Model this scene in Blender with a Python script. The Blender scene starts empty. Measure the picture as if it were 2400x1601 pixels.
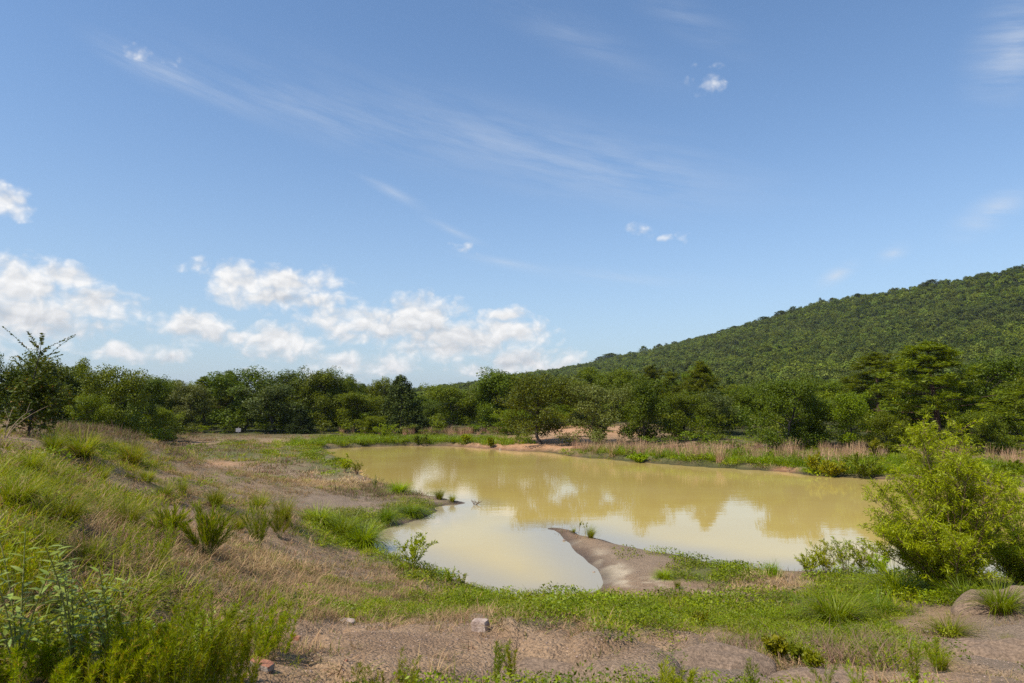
import bpy, math
import numpy as np
from mathutils import Vector, Matrix

# ------------------------------------------------------------------ camera, sky, sun, exposure
SC = bpy.context.scene
COL = SC.collection
R = math.radians
CAM_Z, F, PITCH = 4.0, 1600.0, math.atan((960 - 800.5) / 1600.0)
cam_d = bpy.data.cameras.new('camera')
cam = bpy.data.objects.new('camera', cam_d); COL.objects.link(cam)
cam_d.lens = 24; cam_d.sensor_width = 36; cam_d.clip_start = 0.05; cam_d.clip_end = 20000
cam.location = (0, 0, CAM_Z); cam.rotation_euler = (math.pi / 2 + PITCH, 0, 0)
cam_d.dof.use_dof = True; cam_d.dof.focus_distance = 24; cam_d.dof.aperture_fstop = 6.3
SC.camera = cam
SC.view_settings.view_transform = 'Standard'; SC.view_settings.look = 'None'
SC.view_settings.exposure = 0.27; SC.view_settings.gamma = 1.0
SC.cycles.max_bounces = 5; SC.cycles.diffuse_bounces = 3; SC.cycles.glossy_bounces = 2
SC.cycles.transmission_bounces = 3; SC.cycles.transparent_max_bounces = 4
SC.cycles.use_denoising = False

SUN_EL = R(54)
sun_h = Vector((-0.79, -0.61)).normalized()
SUN = Vector((sun_h.x * math.cos(SUN_EL), sun_h.y * math.cos(SUN_EL), math.sin(SUN_EL)))
sl = bpy.data.lights.new('sun', 'SUN'); sl.energy = 5.0; sl.angle = R(0.5); sl.color = (1.0, 0.95, 0.86)
so = bpy.data.objects.new('sun', sl); COL.objects.link(so); so.rotation_euler = SUN.to_track_quat('Z', 'Y').to_euler()

COSP, SINP = math.cos(PITCH), math.sin(PITCH)
def ray(px, py):
    u = (px - 1200.0) / F; v = (800.5 - py) / F
    return np.array([u, COSP - v * SINP, SINP + v * COSP])
def az_el(px, py):
    d = ray(px, py); d = d / np.linalg.norm(d)
    return math.atan2(d[0], d[1]), math.asin(d[2])
def project(x, y, z):
    dz = z - CAM_Z
    f = y * COSP + dz * SINP; w = -y * SINP + dz * COSP
    f = np.where(f < 0.05, 0.05, f)
    return 1200 + F * x / f, 800.5 - F * w / f

def nd(nt, typ, x=0, **kw):
    n = nt.nodes.new(typ)
    for k, v in kw.items(): setattr(n, k, v)
    return n
def put(nt, sock, v):
    if isinstance(v, bpy.types.NodeSocket): nt.links.new(v, sock)
    elif v is not None: sock.default_value = v
def math_n(nt, op, a, b=None, c=None, clamp=False):
    n = nd(nt, 'ShaderNodeMath', operation=op, use_clamp=clamp)
    put(nt, n.inputs[0], a)
    if b is not None: put(nt, n.inputs[1], b)
    if c is not None: put(nt, n.inputs[2], c)
    return n.outputs[0]
def mixc(nt, f, a, b, mode='MIX'):
    n = nd(nt, 'ShaderNodeMix', data_type='RGBA', blend_type=mode)
    put(nt, n.inputs[0], f); put(nt, n.inputs[6], a); put(nt, n.inputs[7], b)
    return n.outputs[2]
def rgba(c): return (c[0], c[1], c[2], 1.0)
def sstep(nt, v, lo, hi):
    n = nd(nt, 'ShaderNodeMapRange', interpolation_type='SMOOTHSTEP')
    put(nt, n.inputs[0], v); n.inputs[1].default_value = lo; n.inputs[2].default_value = hi
    return n.outputs[0]
def noise_n(nt, vec, scale, detail=4, rough=0.55, dist=0.0):
    n = nd(nt, 'ShaderNodeTexNoise')
    put(nt, n.inputs['Vector'], vec)
    n.inputs['Scale'].default_value = scale; n.inputs['Detail'].default_value = detail
    n.inputs['Roughness'].default_value = rough; n.inputs['Distortion'].default_value = dist
    return n.outputs[0]

# cumulus: (x, y, half width, half height, weight) in photo pixels, turned into azimuth / elevation
CUMULUS = [
 (-60, 690, 170, 70, 1.0), (60, 670, 150, 62, 1.0), (150, 648, 78, 34, 1.0), (40, 730, 230, 70, 1.0), (220, 715, 115, 44, 1.0), (120, 765, 150, 36, .75), (-80, 800, 120, 40, .6),
 (580, 662, 100, 36, 1.0), (690, 665, 105, 40, 1.0), (640, 700, 130, 32, .9), (755, 702, 75, 28, .75),
 (460, 768, 100, 40, 1.0), (430, 745, 50, 18, .7), (650, 800, 115, 38, 1.0), (560, 790, 70, 28, .8), (300, 825, 105, 22, .85), (405, 836, 48, 18, .75), (235, 822, 40, 13, .7),
 (860, 765, 150, 40, .95), (1000, 740, 82, 50, 1.05), (930, 760, 110, 44, 1.0), (790, 748, 80, 30, .85), (1090, 795, 170, 44, 1.0), (1190, 780, 95, 38, 1.0), (1185, 740, 52, 22, .85), (1040, 818, 140, 30, .9),
 (1235, 848, 90, 36, 1.0), (1310, 862, 70, 28, .95), (1150, 870, 90, 24, .7), (800, 850, 90, 28, .85), (900, 858, 70, 30, .85), (770, 888, 80, 16, .6), (620, 880, 60, 18, .55), (860, 885, 50, 14, .5), (345, 890, 40, 14, .5),
 (20, 480, 62, 44, .8), (-50, 470, 70, 46, .8), (1088, 592, 44, 20, .45), (460, 620, 60, 22, .36), (1505, 545, 34, 22, .40), (1565, 563, 22, 14, .32), (1605, 560, 26, 16, .3), (1660, 180, 60, 42, .34), (345, 125, 90, 24, .34), (390, 148, 34, 14, .3),
]
# cirrus streaks: (x, y, half length, half width, slope angle deg downwards to the right, weight)
CIRRUS = [
 (430, 190, 260, 26, 14, .42), (330, 150, 160, 30, 16, .35), (720, 260, 420, 60, 14, .30), (1150, 330, 640, 100, 12, .29), (1450, 400, 480, 90, 12, .25), (920, 450, 110, 14, 24, .5), (1060, 540, 90, 11, 22, .5),
 (1180, 615, 130, 12, 10, .4), (1450, 650, 320, 22, 6, .28), (1960, 645, 66, 18, -28, .85), (2095, 592, 50, 18, -22, .7), (2320, 500, 130, 32, -26, .85), (2380, 110, 140, 100, 30, .85), (1350, 90, 330, 50, 24, .22), (1620, 50, 220, 40, 30, .22),
]
world = bpy.data.worlds.new('World'); SC.world = world; world.use_nodes = True
wt = world.node_tree; wt.nodes.clear()
BASES = [(60, 735, 190, 20, .6), (180, 775, 120, 18, .7), (690, 705, 80, 18, .7), (620, 835, 110, 12, .7), (470, 790, 80, 14, .5), (940, 792, 150, 16, .6), (1010, 772, 90, 12, .6), (1100, 826, 130, 12, .7), (1170, 850, 80, 22, .6), (350, 845, 90, 10, .5), (870, 880, 80, 10, .5), (1280, 880, 60, 12, .5), (-40, 770, 120, 24, .6), (200, 690, 60, 12, .4)]  # cumulus undersides, their grey shade put into the sky colour
tc = nd(wt, 'ShaderNodeTexCoord'); sep = nd(wt, 'ShaderNodeSeparateXYZ'); put(wt, sep.inputs[0], tc.outputs['Generated'])
az = math_n(wt, 'ARCTAN2', sep.outputs[0], sep.outputs[1]); el = math_n(wt, 'ARCSINE', sep.outputs[2])
comb = nd(wt, 'ShaderNodeCombineXYZ'); put(wt, comb.inputs[0], az); put(wt, comb.inputs[1], el)
def noise2(vec, scale, detail, rough, out=0):
    n = nd(wt, 'ShaderNodeTexNoise', noise_dimensions='2D'); put(wt, n.inputs['Vector'], vec); n.inputs['Scale'].default_value = scale
    n.inputs['Detail'].default_value = detail; n.inputs['Roughness'].default_value = rough; return n.outputs[out]
def vmath(op, a, b):
    n = nd(wt, 'ShaderNodeVectorMath', operation=op); put(wt, n.inputs[0], a); put(wt, n.inputs[1], b); return n.outputs[0]
wv = vmath('MULTIPLY', vmath('SUBTRACT', noise2(comb.outputs[0], 13, 3, .6, 1), (.5, .5, .5)), (.040, .028, 0))
warp = vmath('ADD', comb.outputs[0], wv)
def blobs(lst, k=1.28):
    total = None
    for (x, y, rx, ry, w) in lst:
        a, e = az_el(x, y); m = nd(wt, 'ShaderNodeMapping', vector_type='TEXTURE'); put(wt, m.inputs[0], warp)
        m.inputs['Location'].default_value = (a, e, 0); m.inputs['Scale'].default_value = (rx * k / F * math.cos(a) ** 2, ry * k / F * math.cos(a), 1)
        t = nd(wt, 'ShaderNodeTexGradient', gradient_type='SPHERICAL'); put(wt, t.inputs[0], m.outputs[0]); s = t.outputs['Fac']
        if w != 1: s = math_n(wt, 'MULTIPLY', s, w)
        total = s if total is None else math_n(wt, 'MAXIMUM', total, s)
    return total
tot = blobs(CUMULUS, 1.62); base_s = blobs(BASES, 1.5)
st = vmath('MULTIPLY', comb.outputs[0], (1, 1.45, 1))
n0 = noise2(st, 26, 6, .6)
def puff(vec, scale, detail):
    v = nd(wt, 'ShaderNodeTexVoronoi', voronoi_dimensions='2D', feature='SMOOTH_F1'); put(wt, v.inputs['Vector'], vec); v.inputs['Scale'].default_value = scale
    v.inputs['Detail'].default_value = detail; v.inputs['Roughness'].default_value = .55; v.inputs['Smoothness'].default_value = .6; return v.outputs['Distance']
wst = vmath('MULTIPLY', warp, (1, 1.35, 1))
p0 = puff(wst, 34, 2); p1 = puff(vmath('ADD', wst, (-.004, .010, 0)), 34, 0)
d0 = math_n(wt, 'MULTIPLY_ADD', math_n(wt, 'SUBTRACT', n0, .5), .64, tot)
d0 = math_n(wt, 'MULTIPLY_ADD', math_n(wt, 'SUBTRACT', .62, p0), .45, d0)
d0 = math_n(wt, 'MULTIPLY', d0, sstep(wt, tot, .02, .2))
# the same broken cumulus goes on along the horizon all round, outside the frame
gen = noise_n(wt, tc.outputs['Generated'], 5.5, 4, .6)
outside = sstep(wt, math_n(wt, 'ABSOLUTE', az), .72, .95)
band = math_n(wt, 'MULTIPLY', sstep(wt, el, .0, .05), math_n(wt, 'SUBTRACT', 1.0, sstep(wt, el, .16, .42)))
dgen = math_n(wt, 'MULTIPLY', math_n(wt, 'MULTIPLY_ADD', math_n(wt, 'SUBTRACT', gen, .56), 4.0, .1), math_n(wt, 'MULTIPLY', outside, band))
cov = sstep(wt, math_n(wt, 'MAXIMUM', d0, dgen), .08, .80)
lit = math_n(wt, 'MULTIPLY_ADD', math_n(wt, 'SUBTRACT', p1, p0), .75, math_n(wt, 'MULTIPLY_ADD', base_s, -.8, .98), clamp=True)  # sunward puffs whiter, bases greyer: light and shade put into cloud colour
# cirrus
cmap = nd(wt, 'ShaderNodeMapping', vector_type='TEXTURE'); put(wt, cmap.inputs[0], comb.outputs[0])
cmap.inputs['Rotation'].default_value = (0, 0, R(-13)); cmap.inputs['Scale'].default_value = (1, .12, 1)
cn = noise2(cmap.outputs[0], 5.5, 5, .62)
cir = None
for (x, y, rx, ry, ang, w) in CIRRUS:
    a, e = az_el(x, y)
    m = nd(wt, 'ShaderNodeMapping', vector_type='TEXTURE'); put(wt, m.inputs[0], comb.outputs[0])
    m.inputs['Location'].default_value = (a, e, 0); m.inputs['Rotation'].default_value = (0, 0, R(-ang)); m.inputs['Scale'].default_value = (rx * 1.3 / F * math.cos(a) ** 2, ry * 1.5 / F, 1)
    t = nd(wt, 'ShaderNodeTexGradient', gradient_type='QUADRATIC_SPHERE'); put(wt, t.inputs[0], m.outputs[0])
    s = math_n(wt, 'MULTIPLY', t.outputs['Fac'], w); cir = s if cir is None else math_n(wt, 'ADD', cir, s)
cirf = math_n(wt, 'MULTIPLY', cir, sstep(wt, cn, .22, .72), clamp=True)
sky = nd(wt, 'ShaderNodeTexSky', sky_type='NISHITA', sun_disc=False)
sky.sun_elevation = SUN_EL; sky.sun_rotation = math.atan2(SUN.x, SUN.y)
sky.altitude = 100; sky.air_density = 1.0; sky.dust_density = 0.25; sky.ozone_density = 2.2
SKY_S = 0.144
W = 1.0 / SKY_S
c_cloud = mixc(wt, lit, rgba((.47 * W, .485 * W, .51 * W)), rgba((.84 * W, .83 * W, .815 * W)))
skc = nd(wt, 'ShaderNodeHueSaturation'); skc.inputs['Saturation'].default_value = 1.1; put(wt, skc.inputs['Color'], sky.outputs[0])
hz = math_n(wt, 'POWER', math_n(wt, 'SUBTRACT', 1.0, math_n(wt, 'MAXIMUM', sep.outputs[2], 0.0), clamp=True), 5.0)
skh = mixc(wt, math_n(wt, 'MULTIPLY', hz, .92), skc.outputs[0], rgba((.325 * W, .405 * W, .50 * W)))
c1 = mixc(wt, math_n(wt, 'MULTIPLY', cirf, .75), skh, rgba((.60 * W, .64 * W, .70 * W)))
c2 = mixc(wt, math_n(wt, 'MULTIPLY', cov, .96), c1, c_cloud)
bg = nd(wt, 'ShaderNodeBackground'); put(wt, bg.inputs[0], c2); bg.inputs[1].default_value = SKY_S
wo = nd(wt, 'ShaderNodeOutputWorld'); put(wt, wo.inputs[0], bg.outputs[0])
world.cycles.sampling_method = 'NONE'

# ------------------------------------------------------------------ numeric helpers
def vnoise(x, y, seed=0):
    xi = np.floor(x).astype(np.int64); yi = np.floor(y).astype(np.int64); fx = x - xi; fy = y - yi
    fx = fx * fx * (3 - 2 * fx); fy = fy * fy * (3 - 2 * fy)
    def h(a, b):
        n = (a * 374761393 + b * 668265263 + seed * 1274126177) & 0x7fffffff
        n = ((n ^ (n >> 13)) * 1274126177) & 0x7fffffff
        return ((n ^ (n >> 16)) & 0xffff) / 65535.0
    return (h(xi, yi) * (1 - fx) + h(xi + 1, yi) * fx) * (1 - fy) + (h(xi, yi + 1) * (1 - fx) + h(xi + 1, yi + 1) * fx) * fy
def fbm(x, y, seed=0, o=4):
    s = 0; a = .5; t = 0
    for k in range(o):
        s = s + a * vnoise(x * 2 ** k, y * 2 ** k, seed + k * 7); t += a; a *= .5
    return s / t
def ss(a, b, x):
    t = np.clip((x - a) / (b - a), 0, 1); return t * t * (3 - 2 * t)
def at_z(px, py, z):
    d = ray(px, py); t = (z - CAM_Z) / d[2]; return d[0] * t, d[1] * t

# ------------------------------------------------------------------ terrain
SHORE = [(745,1054),(800,1050),(868,1047),(960,1045),(1058,1046),(1110,1049),(1150,1052),(1200,1057),(1240,1058),(1300,1062),(1350,1071),(1430,1077),(1520,1084),(1600,1091),(1690,1096),(1770,1102),(1840,1106),(1910,1115),(1990,1119),(2060,1123),(2200,1130),(2400,1142),(2620,1160),(2760,1210),(2700,1300),(2560,1345),
 (2300,1356),(2150,1352),(2050,1348),(1950,1344),(1872,1340),(1784,1340),(1702,1328),(1650,1315),(1600,1303),(1550,1295),(1498,1286),(1450,1274),(1413,1264),(1385,1260),(1362,1256),(1340,1245),(1314,1238),(1290,1237),(1277,1240),
 (1295,1244),(1314,1250),(1325,1264),(1331,1275),(1350,1295),(1379,1319),(1395,1336),(1406,1350),(1413,1366),(1408,1380),(1390,1389),(1340,1394),(1294,1397),(1209,1397),(1158,1389),(1106,1372),(1055,1357),(1005,1338),(960,1318),(925,1306),(902,1300),(886,1282),(886,1258),(902,1240),(946,1228),(985,1217),(1010,1208),(1026,1197),(1022,1189),(1045,1184),(1072,1183),(1090,1180),(1096,1178),(1086,1175),(1072,1173),(1018,1165),(967,1157),(930,1145),(885,1130),(855,1118),(834,1106),(815,1093),(800,1083),(770,1069)]
SH = np.array([at_z(x, y, 0) for x, y in SHORE])
def densify(P, step):
    out = []
    for i in range(len(P)):
        a, b = P[i], P[(i + 1) % len(P)]; n = max(1, int(np.linalg.norm(b - a) / step))
        for k in range(n): out.append(a + (b - a) * k / n)
    return np.array(out)
SHD = densify(SH, .45)
jit = (fbm(SHD[:, 0] * 1.2, SHD[:, 1] * 1.2, 3) - .5) * np.clip(np.hypot(SHD[:, 0], SHD[:, 1]) / 30, .5, 1.8)
SHD = SHD + jit[:, None] * np.array([[.4, .7]])
SA, SB = SHD, np.roll(SHD, -1, 0)
def shore_sd(x, y):
    """signed distance to the pond edge, positive on land"""
    x = np.asarray(x, float).ravel(); y = np.asarray(y, float).ravel()
    out = np.full(x.shape, 200.0); near = np.where((np.abs(x - 2) < 75) & (y > 2) & (y < 110))[0]
    ab = SB - SA; L2 = (ab ** 2).sum(1)
    for k in range(0, len(near), 20000):
        i = near[k:k + 20000]; px = x[i][:, None]; py = y[i][:, None]
        t = np.clip(((px - SA[:, 0]) * ab[:, 0] + (py - SA[:, 1]) * ab[:, 1]) / L2, 0, 1)
        d = np.sqrt(((px - SA[:, 0] - t * ab[:, 0]) ** 2 + (py - SA[:, 1] - t * ab[:, 1]) ** 2).min(1))
        c = ((SA[:, 1] > py) != (SB[:, 1] > py)) & (px < ab[:, 0] * (py - SA[:, 1]) / (ab[:, 1] + 1e-12) + SA[:, 0])
        out[i] = np.where(c.sum(1) % 2 == 1, -d, d)
    return out
CTRL = [(1200,1601,2.3),(600,1601,2.55),(0,1601,2.85),(1800,1601,2.2),(2400,1601,2.15),(1127,1482,1.75),(1200,1440,.95),(1350,1500,1.75),(1400,1440,.8),
 (600,1450,2.25),(600,1300,1.85),(600,1200,1.5),(600,1130,1.15),(600,1070,.85),(600,1042,.65),(200,1400,2.9),(200,1250,2.95),(200,1130,3.0),(200,1060,3.05),(210,1020,3.2),(0,1300,3.1),(0,1050,3.3),(0,1012,3.4),(100,1012,3.35),
 (300,1016,3.05),(330,1080,2.3),(300,1150,2.35),(400,1150,1.95),(450,1250,2.15),(400,1300,2.45),(400,1450,2.6),(450,1090,1.5),(450,1052,.9),(520,1040,.7),(700,1130,.75),(700,1200,.95),(800,1250,.5),(800,1180,.5),(900,1180,.35),(850,1322,.4),(900,1400,.95),(900,1500,1.75),(800,1420,1.35),(700,1330,1.35),(1000,1450,1.2),(700,1060,.5),
 (1600,1400,.3),(1600,1480,1.1),(1600,1560,1.8),(2000,1480,1.0),(2000,1400,.5),(1850,1385,.4),(2200,1400,.6),(2350,1400,.75),(2350,1500,1.45),(2200,1560,1.8),(1500,1400,.3),(1800,1540,1.6)]
CP = [(*at_z(px, py, z), z) for px, py, z in CTRL]
CP += [(0,0,2.4),(-4,0,2.9),(4,0,2.3),(20,4,2.1),(30,14,1.4),(-14,2,3.2),(-25,8,3.1),(-27,22,2.2),(-17,34,1.1),(-24,40,.9),(-35,35,1.0),(0,-12,2.6),(-15,-12,3.0),(15,-12,2.5),
 (-60,75,.9),(-45,60,.8),(-30,95,.9),(-15,92,.8),(0,88,.9),(-60,105,1.0),(-20,115,1.2),(10,82,1.8),(10,72,.9),(4,71,.75),(14,70,.9),(18,84,2.0),(30,70,1.4),(24,62,1.0),(40,58,1.3),(38,48,.9),(45,40,1.2),(55,60,2.0),(40,90,3.0),(0,115,1.6),(20,115,3.2),(60,25,1.4)]
for i in range(0, len(SH)):
    CP.append((SH[i, 0], SH[i, 1], 0.1))
CP = np.array(CP)
def tps_k(r2): return 0.5 * r2 * np.log(r2 + 1e-9)
_n = len(CP); _A = np.zeros((_n + 3, _n + 3))
_A[:_n, :_n] = tps_k(((CP[:, None, :2] - CP[None, :, :2]) ** 2).sum(2)) + np.eye(_n) * 0.6
_A[:_n, _n] = 1; _A[:_n, _n + 1:] = CP[:, :2]; _A[_n, :_n] = 1; _A[_n + 1:, :_n] = CP[:, :2].T
TPS_W = np.linalg.solve(_A, np.concatenate([CP[:, 2], [0, 0, 0]]))
def tps(x, y):
    out = np.empty(len(x))
    for k in range(0, len(x), 20000):
        r2 = (x[k:k + 20000, None] - CP[:, 0]) ** 2 + (y[k:k + 20000, None] - CP[:, 1]) ** 2
        out[k:k + 20000] = tps_k(r2) @ TPS_W[:_n] + TPS_W[_n] + TPS_W[_n + 1] * x[k:k + 20000] + TPS_W[_n + 2] * y[k:k + 20000]
    return out
# the wooded ridge
RN = np.array([.734, .679]); RT = np.array([-.679, .734]); RD = 860.0
RIDGE = [(2700,575),(2400,622),(2184,662),(1919,708),(1790,745),(1694,775),(1531,818),(1429,838),(1317,868),(1215,889),(1123,902),(970,914),(700,940)]
_rs, _rh = [], []
for px, py in RIDGE:
    d = ray(px, py); t = RD / (RN @ d[:2]); _rs.append(RT @ (d[:2] * t)); _rh.append(max(6, CAM_Z + d[2] * t - 8.5))
_rs = np.array([-3000, -1100] + _rs + [3000]); _rh = np.array([150, 172] + _rh + [6])
def hill(x, y):
    s = RT[0] * x + RT[1] * y; d = RD - (RN[0] * x + RN[1] * y)
    H = np.interp(s, _rs, _rh)
    t = np.clip(1 - np.abs(d) / 720.0, 0, 1)
    g = np.where(d > 0, t ** 1.9, t ** .8)
    rel = (fbm(x / 130.0, y / 130.0, 21, 3) - .5) * 16 * ss(.05, .35, t) * ss(1.0, .75, t)
    return 1.6 + H * g + rel * np.clip(H / 120, .2, 1)
LOBES = [(1520,1505,110,28,.17),(1330,1540,150,34,.13),(1000,1535,190,45,.10),(1470,1590,110,26,.13),(1230,1492,110,22,.10),(800,1490,120,26,.08),(2180,1500,120,34,.08)]
GULLY = [(1800,1582,48,26,.30),(1560,1548,70,10,.07),(1420,1530,120,8,.04),(2330,1600,80,22,.14),(880,1462,120,7,.05)]
_base = lambda x, y: tps(np.atleast_1d(x), np.atleast_1d(y))
def pix_plane(px, py):
    d = ray(px, py); t = np.linspace(2, 130, 1600); z = CAM_Z + d[2] * t; h = _base(d[0] * t, d[1] * t)
    i = np.argmax(z < h); return d[0] * t[i], d[1] * t[i], t[i]
LB = []
for px, py, rx, ry, h in LOBES: 
    x, y, t = pix_plane(px, py); x2, y2, t2 = pix_plane(px, py - ry); LB.append((x, y, rx / F * t * 1.0, max(.12, abs(y2 - y)), h))
GL = []
for px, py, rx, ry, h in GULLY:
    x, y, t = pix_plane(px, py); x2, y2, t2 = pix_plane(px, py - ry); GL.append((x, y, rx / F * t, max(.1, abs(y2 - y)), h))
def height(x, y):
    x = np.atleast_1d(np.asarray(x, float)); y = np.atleast_1d(np.asarray(y, float)); shp = x.shape; x = x.ravel(); y = y.ravel()
    r = np.hypot(x, y); z = np.zeros_like(x); n = np.where((r < 165))[0]; z[:] = hill(x, y)
    xn, yn = x[n], y[n]; b = tps(xn, yn); b = np.clip(b, .1, 5)
    # relief: hummocks, then clods
    rn = r[n]
    b += (fbm(xn * .35, yn * .35, 5, 3) - .5) * .32 + (fbm(xn * 1.5, yn * 1.5, 9, 3) - .5) * .11
    b += (fbm(xn * 6, yn * 6, 11, 3) - .5) * .03 * ss(30, 8, rn)
    wob = (fbm(xn * 2.2, yn * 2.2, 15, 3) - .5)
    for cx, cy, rx, ry, h in LB:
        q = np.hypot((xn - cx) / rx, (yn - cy) / ry) + wob * .45; b += h * np.sqrt(np.clip(1 - np.clip(q / 1.12, 0, 1) ** 2.6, 0, 1))
    for cx, cy, rx, ry, h in GL:
        q = np.hypot((xn - cx) / rx, (yn - cy) / ry) + wob * .8; b -= h * ss(1.1, .55, q)
    sd = shore_sd(xn, yn); far = ss(32, 50, yn)
    bank = np.minimum(.05 + .10 * np.maximum(sd, 0) ** .8, 9) * (1 - far) + (.12 + .38 * ss(0, .9, sd) + .02 * np.maximum(sd, 0)) * far
    k = ss(0, 2.6, sd) * (1 - far * .35) + ss(0, 5, sd) * far * .35
    zz = bank * (1 - k) + np.maximum(b, .14) * k
    zz = np.where(sd > 0, np.maximum(zz * ss(0, .35, sd), .10 * np.minimum(sd, .8)), -.10 * np.minimum(-sd, 6))
    w = ss(100, 160, rn); z[n] = zz * (1 - w) + z[n] * w
    return z.reshape(shp)
def h1(x, y): return float(height(np.array([x]), np.array([y]))[0])
def ground(px, py, tmax=150):
    d = ray(px, py); t = np.concatenate([np.linspace(1.5, 20, 500), np.linspace(20.05, tmax, 900)]); z = CAM_Z + d[2] * t; h = height(d[0] * t, d[1] * t)
    i = int(np.argmax(z < h)); return Vector((d[0] * t[i], d[1] * t[i], h[i])) if z[i] < h[i] else Vector((d[0] * tmax, d[1] * tmax, h[-1]))

# cover masks: (x, y, half width, half height, weight) where the cover grows in the photo
GREEN = [(1000,1345,70,24,1),(1110,1388,90,16,1),(1300,1418,270,22,1),(1520,1432,220,32,1),(1720,1455,260,52,1),(1960,1452,260,70,.95),(2080,1395,200,60,1),(1640,1345,110,28,1),(1560,1303,60,9,.6),(1720,1335,90,14,.8),(900,1290,60,28,1),(1780,1520,160,34,.8),(790,1240,110,48,1),
 (60,1150,150,90,.75),(40,1320,130,120,.6),(320,1190,110,50,.45),(120,1480,170,120,.7),(420,1520,150,90,.55),(620,1062,220,24,.9),(780,1092,70,24,1),(960,1195,70,26,1),(540,1215,90,30,.3),(480,1130,120,20,.3),(640,1420,90,30,.25),(900,1440,150,26,.35),(1330,1465,200,14,.3),
 (870,1032,130,14,.9),(1000,1030,140,12,.8),(1380,1058,90,8,.8),(1500,1070,160,16,1),(1750,1085,220,22,1),(2000,1090,200,30,1),(2300,1100,200,30,.8),(1300,1062,90,6,.7),(2300,1400,120,40,.9),(2150,1550,120,36,.7),(1580,1592,50,16,.5),(870,1595,150,12,.4),(690,1545,80,30,.3),(1000,1130,60,14,.8),(250,1050,120,30,.6)]
DRY = [(650,1122,170,60,.8),(800,1122,110,22,1),(560,1380,260,110,.8),(820,1390,270,60,.85),(1020,1432,260,42,.7),(1330,1480,270,26,.55),(1790,1372,110,20,.9),(1950,1530,230,50,.6),(260,1012,190,24,1),(480,1060,170,30,.7),(420,1290,130,60,.7),(900,1125,90,12,.9),(1800,1440,200,30,.3),(700,1230,120,34,.6),(1140,1560,160,40,.5),(640,1510,160,40,.6),(1000,1008,160,12,.9),(640,1030,120,10,.5),(2250,1115,120,16,.5),(240,1320,200,150,.8),(150,1100,160,60,.5),(420,1180,160,60,.6),(520,1440,160,80,.7)]
BARE = [(620,1565,90,34,.8),(900,1568,280,40,.9),(1300,1590,360,40,.9),(1560,1590,120,34,.9),(1900,1597,200,26,.9),(2240,1565,160,44,.8),(760,1480,150,28,.9),(1000,1500,250,50,1),(1350,1560,300,56,1),(1640,1530,190,60,1),(2250,1470,160,56,1),(2350,1530,120,110,1),(330,1150,60,20,.6),(470,1230,60,20,.6),(880,1505,210,44,1),(1260,1525,260,52,1),(1480,1560,150,40,1),(1660,1520,150,48,1),(1490,1322,90,44,.9),(1400,1300,90,50,1),(2250,1480,140,60,1),(2350,1440,110,60,1),(1960,1590,140,28,1),(400,1205,70,26,.7),(780,1175,150,22,.8),(1240,1042,150,16,1),(2350,1580,110,40,1),(560,1140,70,14,.5),(1840,1100,30,10,1),(520,1085,60,10,.5),(1340,1005,70,16,.8),(1050,1172,60,12,1),(980,1228,60,12,1),(1550,1372,120,14,.9)]
CLAY = [(1240,1044,170,18,1),(1340,1008,80,18,.7),(1460,1010,60,14,.7),(700,1034,120,6,.8),(1840,1102,40,12,1),(1330,1066,60,6,1),(530,1090,60,10,.6),(500,1120,50,8,.5),(2240,1112,60,14,.6),(480,1040,40,6,.7)]
SAND = [(1520,1364,140,12,1),(1440,1340,40,20,.8),(1400,1310,36,22,.5),(1700,1385,70,10,.6),(1350,1280,26,14,.5)]
def mask(lst, px, py):
    m = np.zeros_like(px)
    for cx, cy, rx, ry, w in lst:
        m = np.maximum(m, w * np.clip(1.35 - np.hypot((px - cx) / rx, (py - cy) / ry), 0, 1))
    return np.clip(m * 1.6, 0, 1)
def cover(x, y, z):
    px, py = project(x, y, z)
    inside = ss(-150, 0, px) * ss(2550, 2400, px) * ss(1750, 1601, py) * (y > 1)
    n1 = fbm(x * .8, y * .8, 31, 4); n2 = fbm(x * .8 + 40, y * .8, 37, 4); n3 = fbm(x * 3, y * 3, 41, 3)
    g = mask(GREEN, px, py) * inside + (1 - inside) * ss(.4, .6, n1)
    d = mask(DRY, px, py) * inside + (1 - inside) * ss(.4, .6, n2)
    b = mask(BARE, px, py) * inside
    g = np.clip(g + (n1 - .5) * 1.2 + (n3 - .5) * .7, 0, 1) * (1 - .97 * b * ss(1.0, .62, n3 * .5 + n1 * .5))
    d = np.clip(d + (n2 - .5) * 1.2 + .26 + (n3 - .5) * .5, 0, 1) * (1 - .9 * b)
    c = np.clip(mask(CLAY, px, py) * inside + (n2 - .5) * .5, 0, 1) * (mask(CLAY, px, py) > 0) * inside
    return g, d, b, c

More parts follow.
